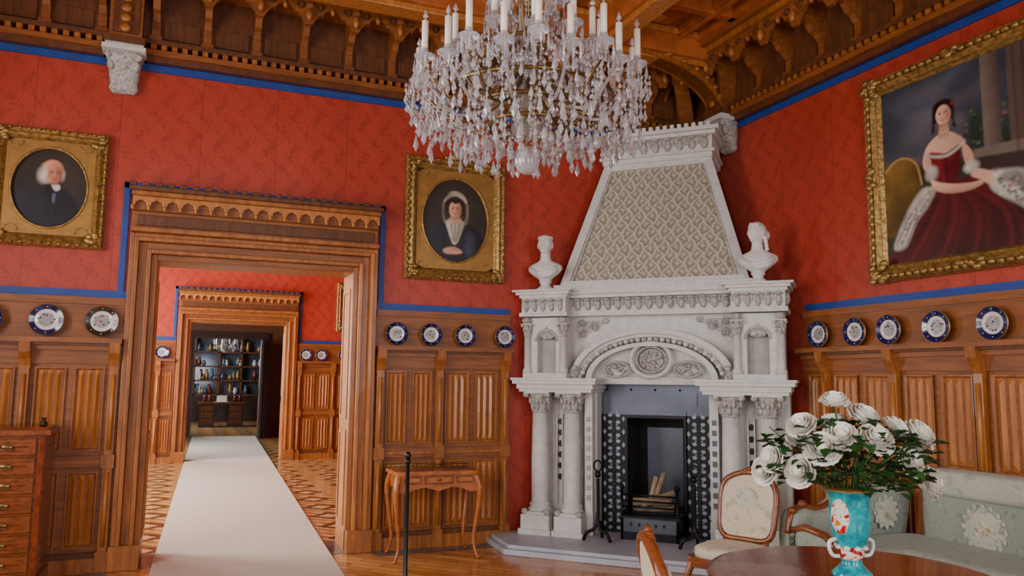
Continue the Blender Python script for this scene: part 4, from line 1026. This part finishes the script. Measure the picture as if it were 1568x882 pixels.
# corner sofa
b=MB()
b.box(4.05,5.15,4.0,4.45,.16,.34,walnut); b.box(4.55,5.15,2.2,4.0,.16,.34,walnut)
b.cush(4.02,4.62,3.95,4.48,.30,.50,fab,.35); b.cush(4.5,5.12,3.1,4.45,.30,.50,fab,.35); b.cush(4.5,5.12,2.2,3.12,.30,.50,fab,.35)
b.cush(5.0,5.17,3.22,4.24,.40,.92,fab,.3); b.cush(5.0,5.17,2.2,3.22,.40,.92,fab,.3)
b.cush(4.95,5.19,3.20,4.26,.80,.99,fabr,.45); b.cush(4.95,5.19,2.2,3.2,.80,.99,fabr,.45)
for yc in (3.74,2.72):
    b.ell((5.002,yc,.62),(.016,.15,.15),fabm,24,12)
    for i in range(16):
        a=i*pi/8; b.ell((4.993,yc+.15*cos(a),.62+.15*sin(a)),(.008,.022,.022),fabr,6,4)
    for i in range(9): b.ell((4.988,yc+random.uniform(-.06,.06),.62+random.uniform(-.06,.06)),(.006,.022,.018),fabc,6,4)
top=[(3.98,.52),(4.02,.66),(4.12,.70),(4.22,.68),(4.34,.70),(4.5,.78),(4.7,.83),(4.95,.84),(5.1,.82)]
tp=smoothpts(top,4,False)
b.prism([(3.98,.2),(5.1,.2)]+list(reversed(tp)),4.46,4.56,fab)
vs=[]; nn=len(tp)
for f,d in ((0,4.46),(.5,4.42),(.88,4.41),(1,4.45)):
    vs+=[(p[0],d,.45+(p[1]-.45)*f) for p in tp]
b.add(vs,[(r*nn+i,r*nn+i+1,(r+1)*nn+i+1,(r+1)*nn+i) for r in range(3) for i in range(nn-1)],fab,True)
b.tube([(p[0],4.47,p[1]+.01) for p in tp[:18]],.024,walnut,8)
b.tube([(4.0,4.47,.55),(3.98,4.3,.60),(3.97,4.1,.58),(3.99,4.0,.48),(4.02,4.0,.34)],.026,walnut,8)
b.cush(3.955,4.035,4.05,4.4,.44,.58,fab,.6)
for p in ((4.02,4.46,.69),(4.1,4.45,.73),(3.98,4.02,.56)): b.ell(p,(.04,.03,.03),walnut)
b.ell((4.86,4.415,.64),(.11,.014,.11),fabm,24,12)
for i in range(12):
    a=i*pi/6; b.ell((4.86+.11*cos(a),4.408,.64+.11*sin(a)),(.02,.008,.02),fabr,6,4)
for x,y in ((4.05,4.0),(4.05,4.45),(4.6,3.9),(4.6,2.3),(5.1,2.3),(5.1,4.4)): b.tube([(x,y,.2),(x,y,.1),(x,y,0)],[.03,.018,.014],walnut,8)
b.obj('corner_sofa',fix=True)

# ------------------------------------------------------------------ library objects far away
whp=mk('paper_white',L(214,208,196),.9,.6); redv=mk('red_vase_glaze',L(110,40,30),.6,.2); bluev=mk('blue_vase_glaze',L(80,100,130),.6,.2)
b=MB(); b.box(-.7,.7,-.35,.35,.72,.78,woodd); b.box(-.65,-.2,-.3,.3,.0,.72,darkw); b.box(.2,.65,-.3,.3,.0,.72,darkw)
for x in (-.42,.42):
    for i in range(3): b.box(x-.18,x+.18,-.32,-.3,.1+i*.2,.27+i*.2,woodd)
b.box(-.2,.2,-.34,-.1,.78,.79,whp); b.box(-.15,.15,-.2,-.17,.79,.98,whp)
for x in (-.5,-.35,.4,.55): b.lathe([(.05,0),(.08,.06),(.03,.14),(.05,.2)],redv,(x,0,.78),10)
b.obj('library_desk',(1.05,26.5,0))
glass=mk('cabinet_glass',L(90,102,118),.5,.08,metal=.3,ns=2)
b=MB(); b.box(-1.6,1.6,-.2,.25,0,.9,darkw); b.box(-1.6,1.6,.2,.25,.9,3.0,glass)
for x in (-1.6,-.8,0,.75,1.55): b.box(x,x+.06,-.1,.22,.9,3.0,woodd)
for z in (.9,1.4,1.9,2.4,2.95): b.box(-1.6,1.6,-.1,.22,z,z+.05,woodd)
for i in range(80):
    x=random.uniform(-1.5,1.5); z=random.choice((.95,1.45,1.95,2.45)); hh=random.uniform(.15,.4); b.lathe([(.05,0),(.08,hh*.4),(.04,hh*.8),(.05,hh)],random.choice((whp,goldm,bluev,redv,irong,bluev)),(x,0,z),8)
b.obj('display_cabinet',(1.0,29.6,0))
b=MB(); b.tube([(0,0,2.75),(0,0,5.28)],.015,brass,6); b.lathe([(.02,2.3),(.14,2.36),(.17,2.5),(.12,2.62),(.03,2.75)],crys,n=14)
for i in range(10):
    a=i*2*pi/10; b.tube([(.05*cos(a),.05*sin(a),2.5),(.25*cos(a),.25*sin(a),2.42),(.33*cos(a),.33*sin(a),2.56)],.012,brass,5); b.lathe([(.02,0),(.02,.16)],candle,(.33*cos(a),.33*sin(a),2.56),6); b.drop((.33*cos(a),.33*sin(a),2.54),.03,.14,crys)
b.obj('library_chandelier',(1.05,25.5,0),fix=False)

# ------------------------------------------------------------------ lights
def area(name,loc,rot,sx,sy,e,col=(1,.97,.93)):
    l=bpy.data.lights.new(name,'AREA'); l.shape='RECTANGLE'; l.size=sx; l.size_y=sy; l.energy=e; l.color=col
    o=bpy.data.objects.new(name,l); S.collection.objects.link(o); o.location=loc; o.rotation_euler=rot
for i,(a,c,_,_) in enumerate(LO):
    e=225 if i<2 else 400
    area('daylight_window_%d'%(i+1),(X0-.28,(a+c)/2,2.45),(0,-pi/2,0),3.0,c-a,e,(1,.985,.96))
area('daylight_window_6',(3.8,YR-.28,2.45),(pi/2,0,0),1.6,3.0,130,(.98,.99,1)); area('daylight_window_7',(.8,YR-.28,2.45),(pi/2,0,0),1.6,3.0,170,(.98,.99,1))
area('daylight_study',(-1.75,18.5,2.3),(0,-pi/2,0),2.6,2.0,300,(.9,.95,1))
area('fill_library',(-1.4,25.8,2.6),(0,-pi/2,0),2.2,3.0,300,(.9,.95,1))  # fill lamp added inside the library to brighten it; no window there
w=bpy.data.worlds.new('World'); S.world=w; w.use_nodes=True; w.node_tree.nodes['Background'].inputs[0].default_value=(.75,.85,1,1); w.node_tree.nodes['Background'].inputs[1].default_value=.8

# ------------------------------------------------------------------ camera
cd=bpy.data.cameras.new('camera'); cam=bpy.data.objects.new('camera',cd); S.collection.objects.link(cam)
cd.sensor_width=36; cd.lens=27.32; cd.clip_start=.05
R=Matrix.Rotation(math.radians(-22.5),4,'Z')@Matrix.Rotation(math.radians(96.65),4,'X')@Matrix.Rotation(math.radians(.56),4,'Z')
cam.matrix_world=Matrix.Translation((0,0,1.6))@R
S.camera=cam
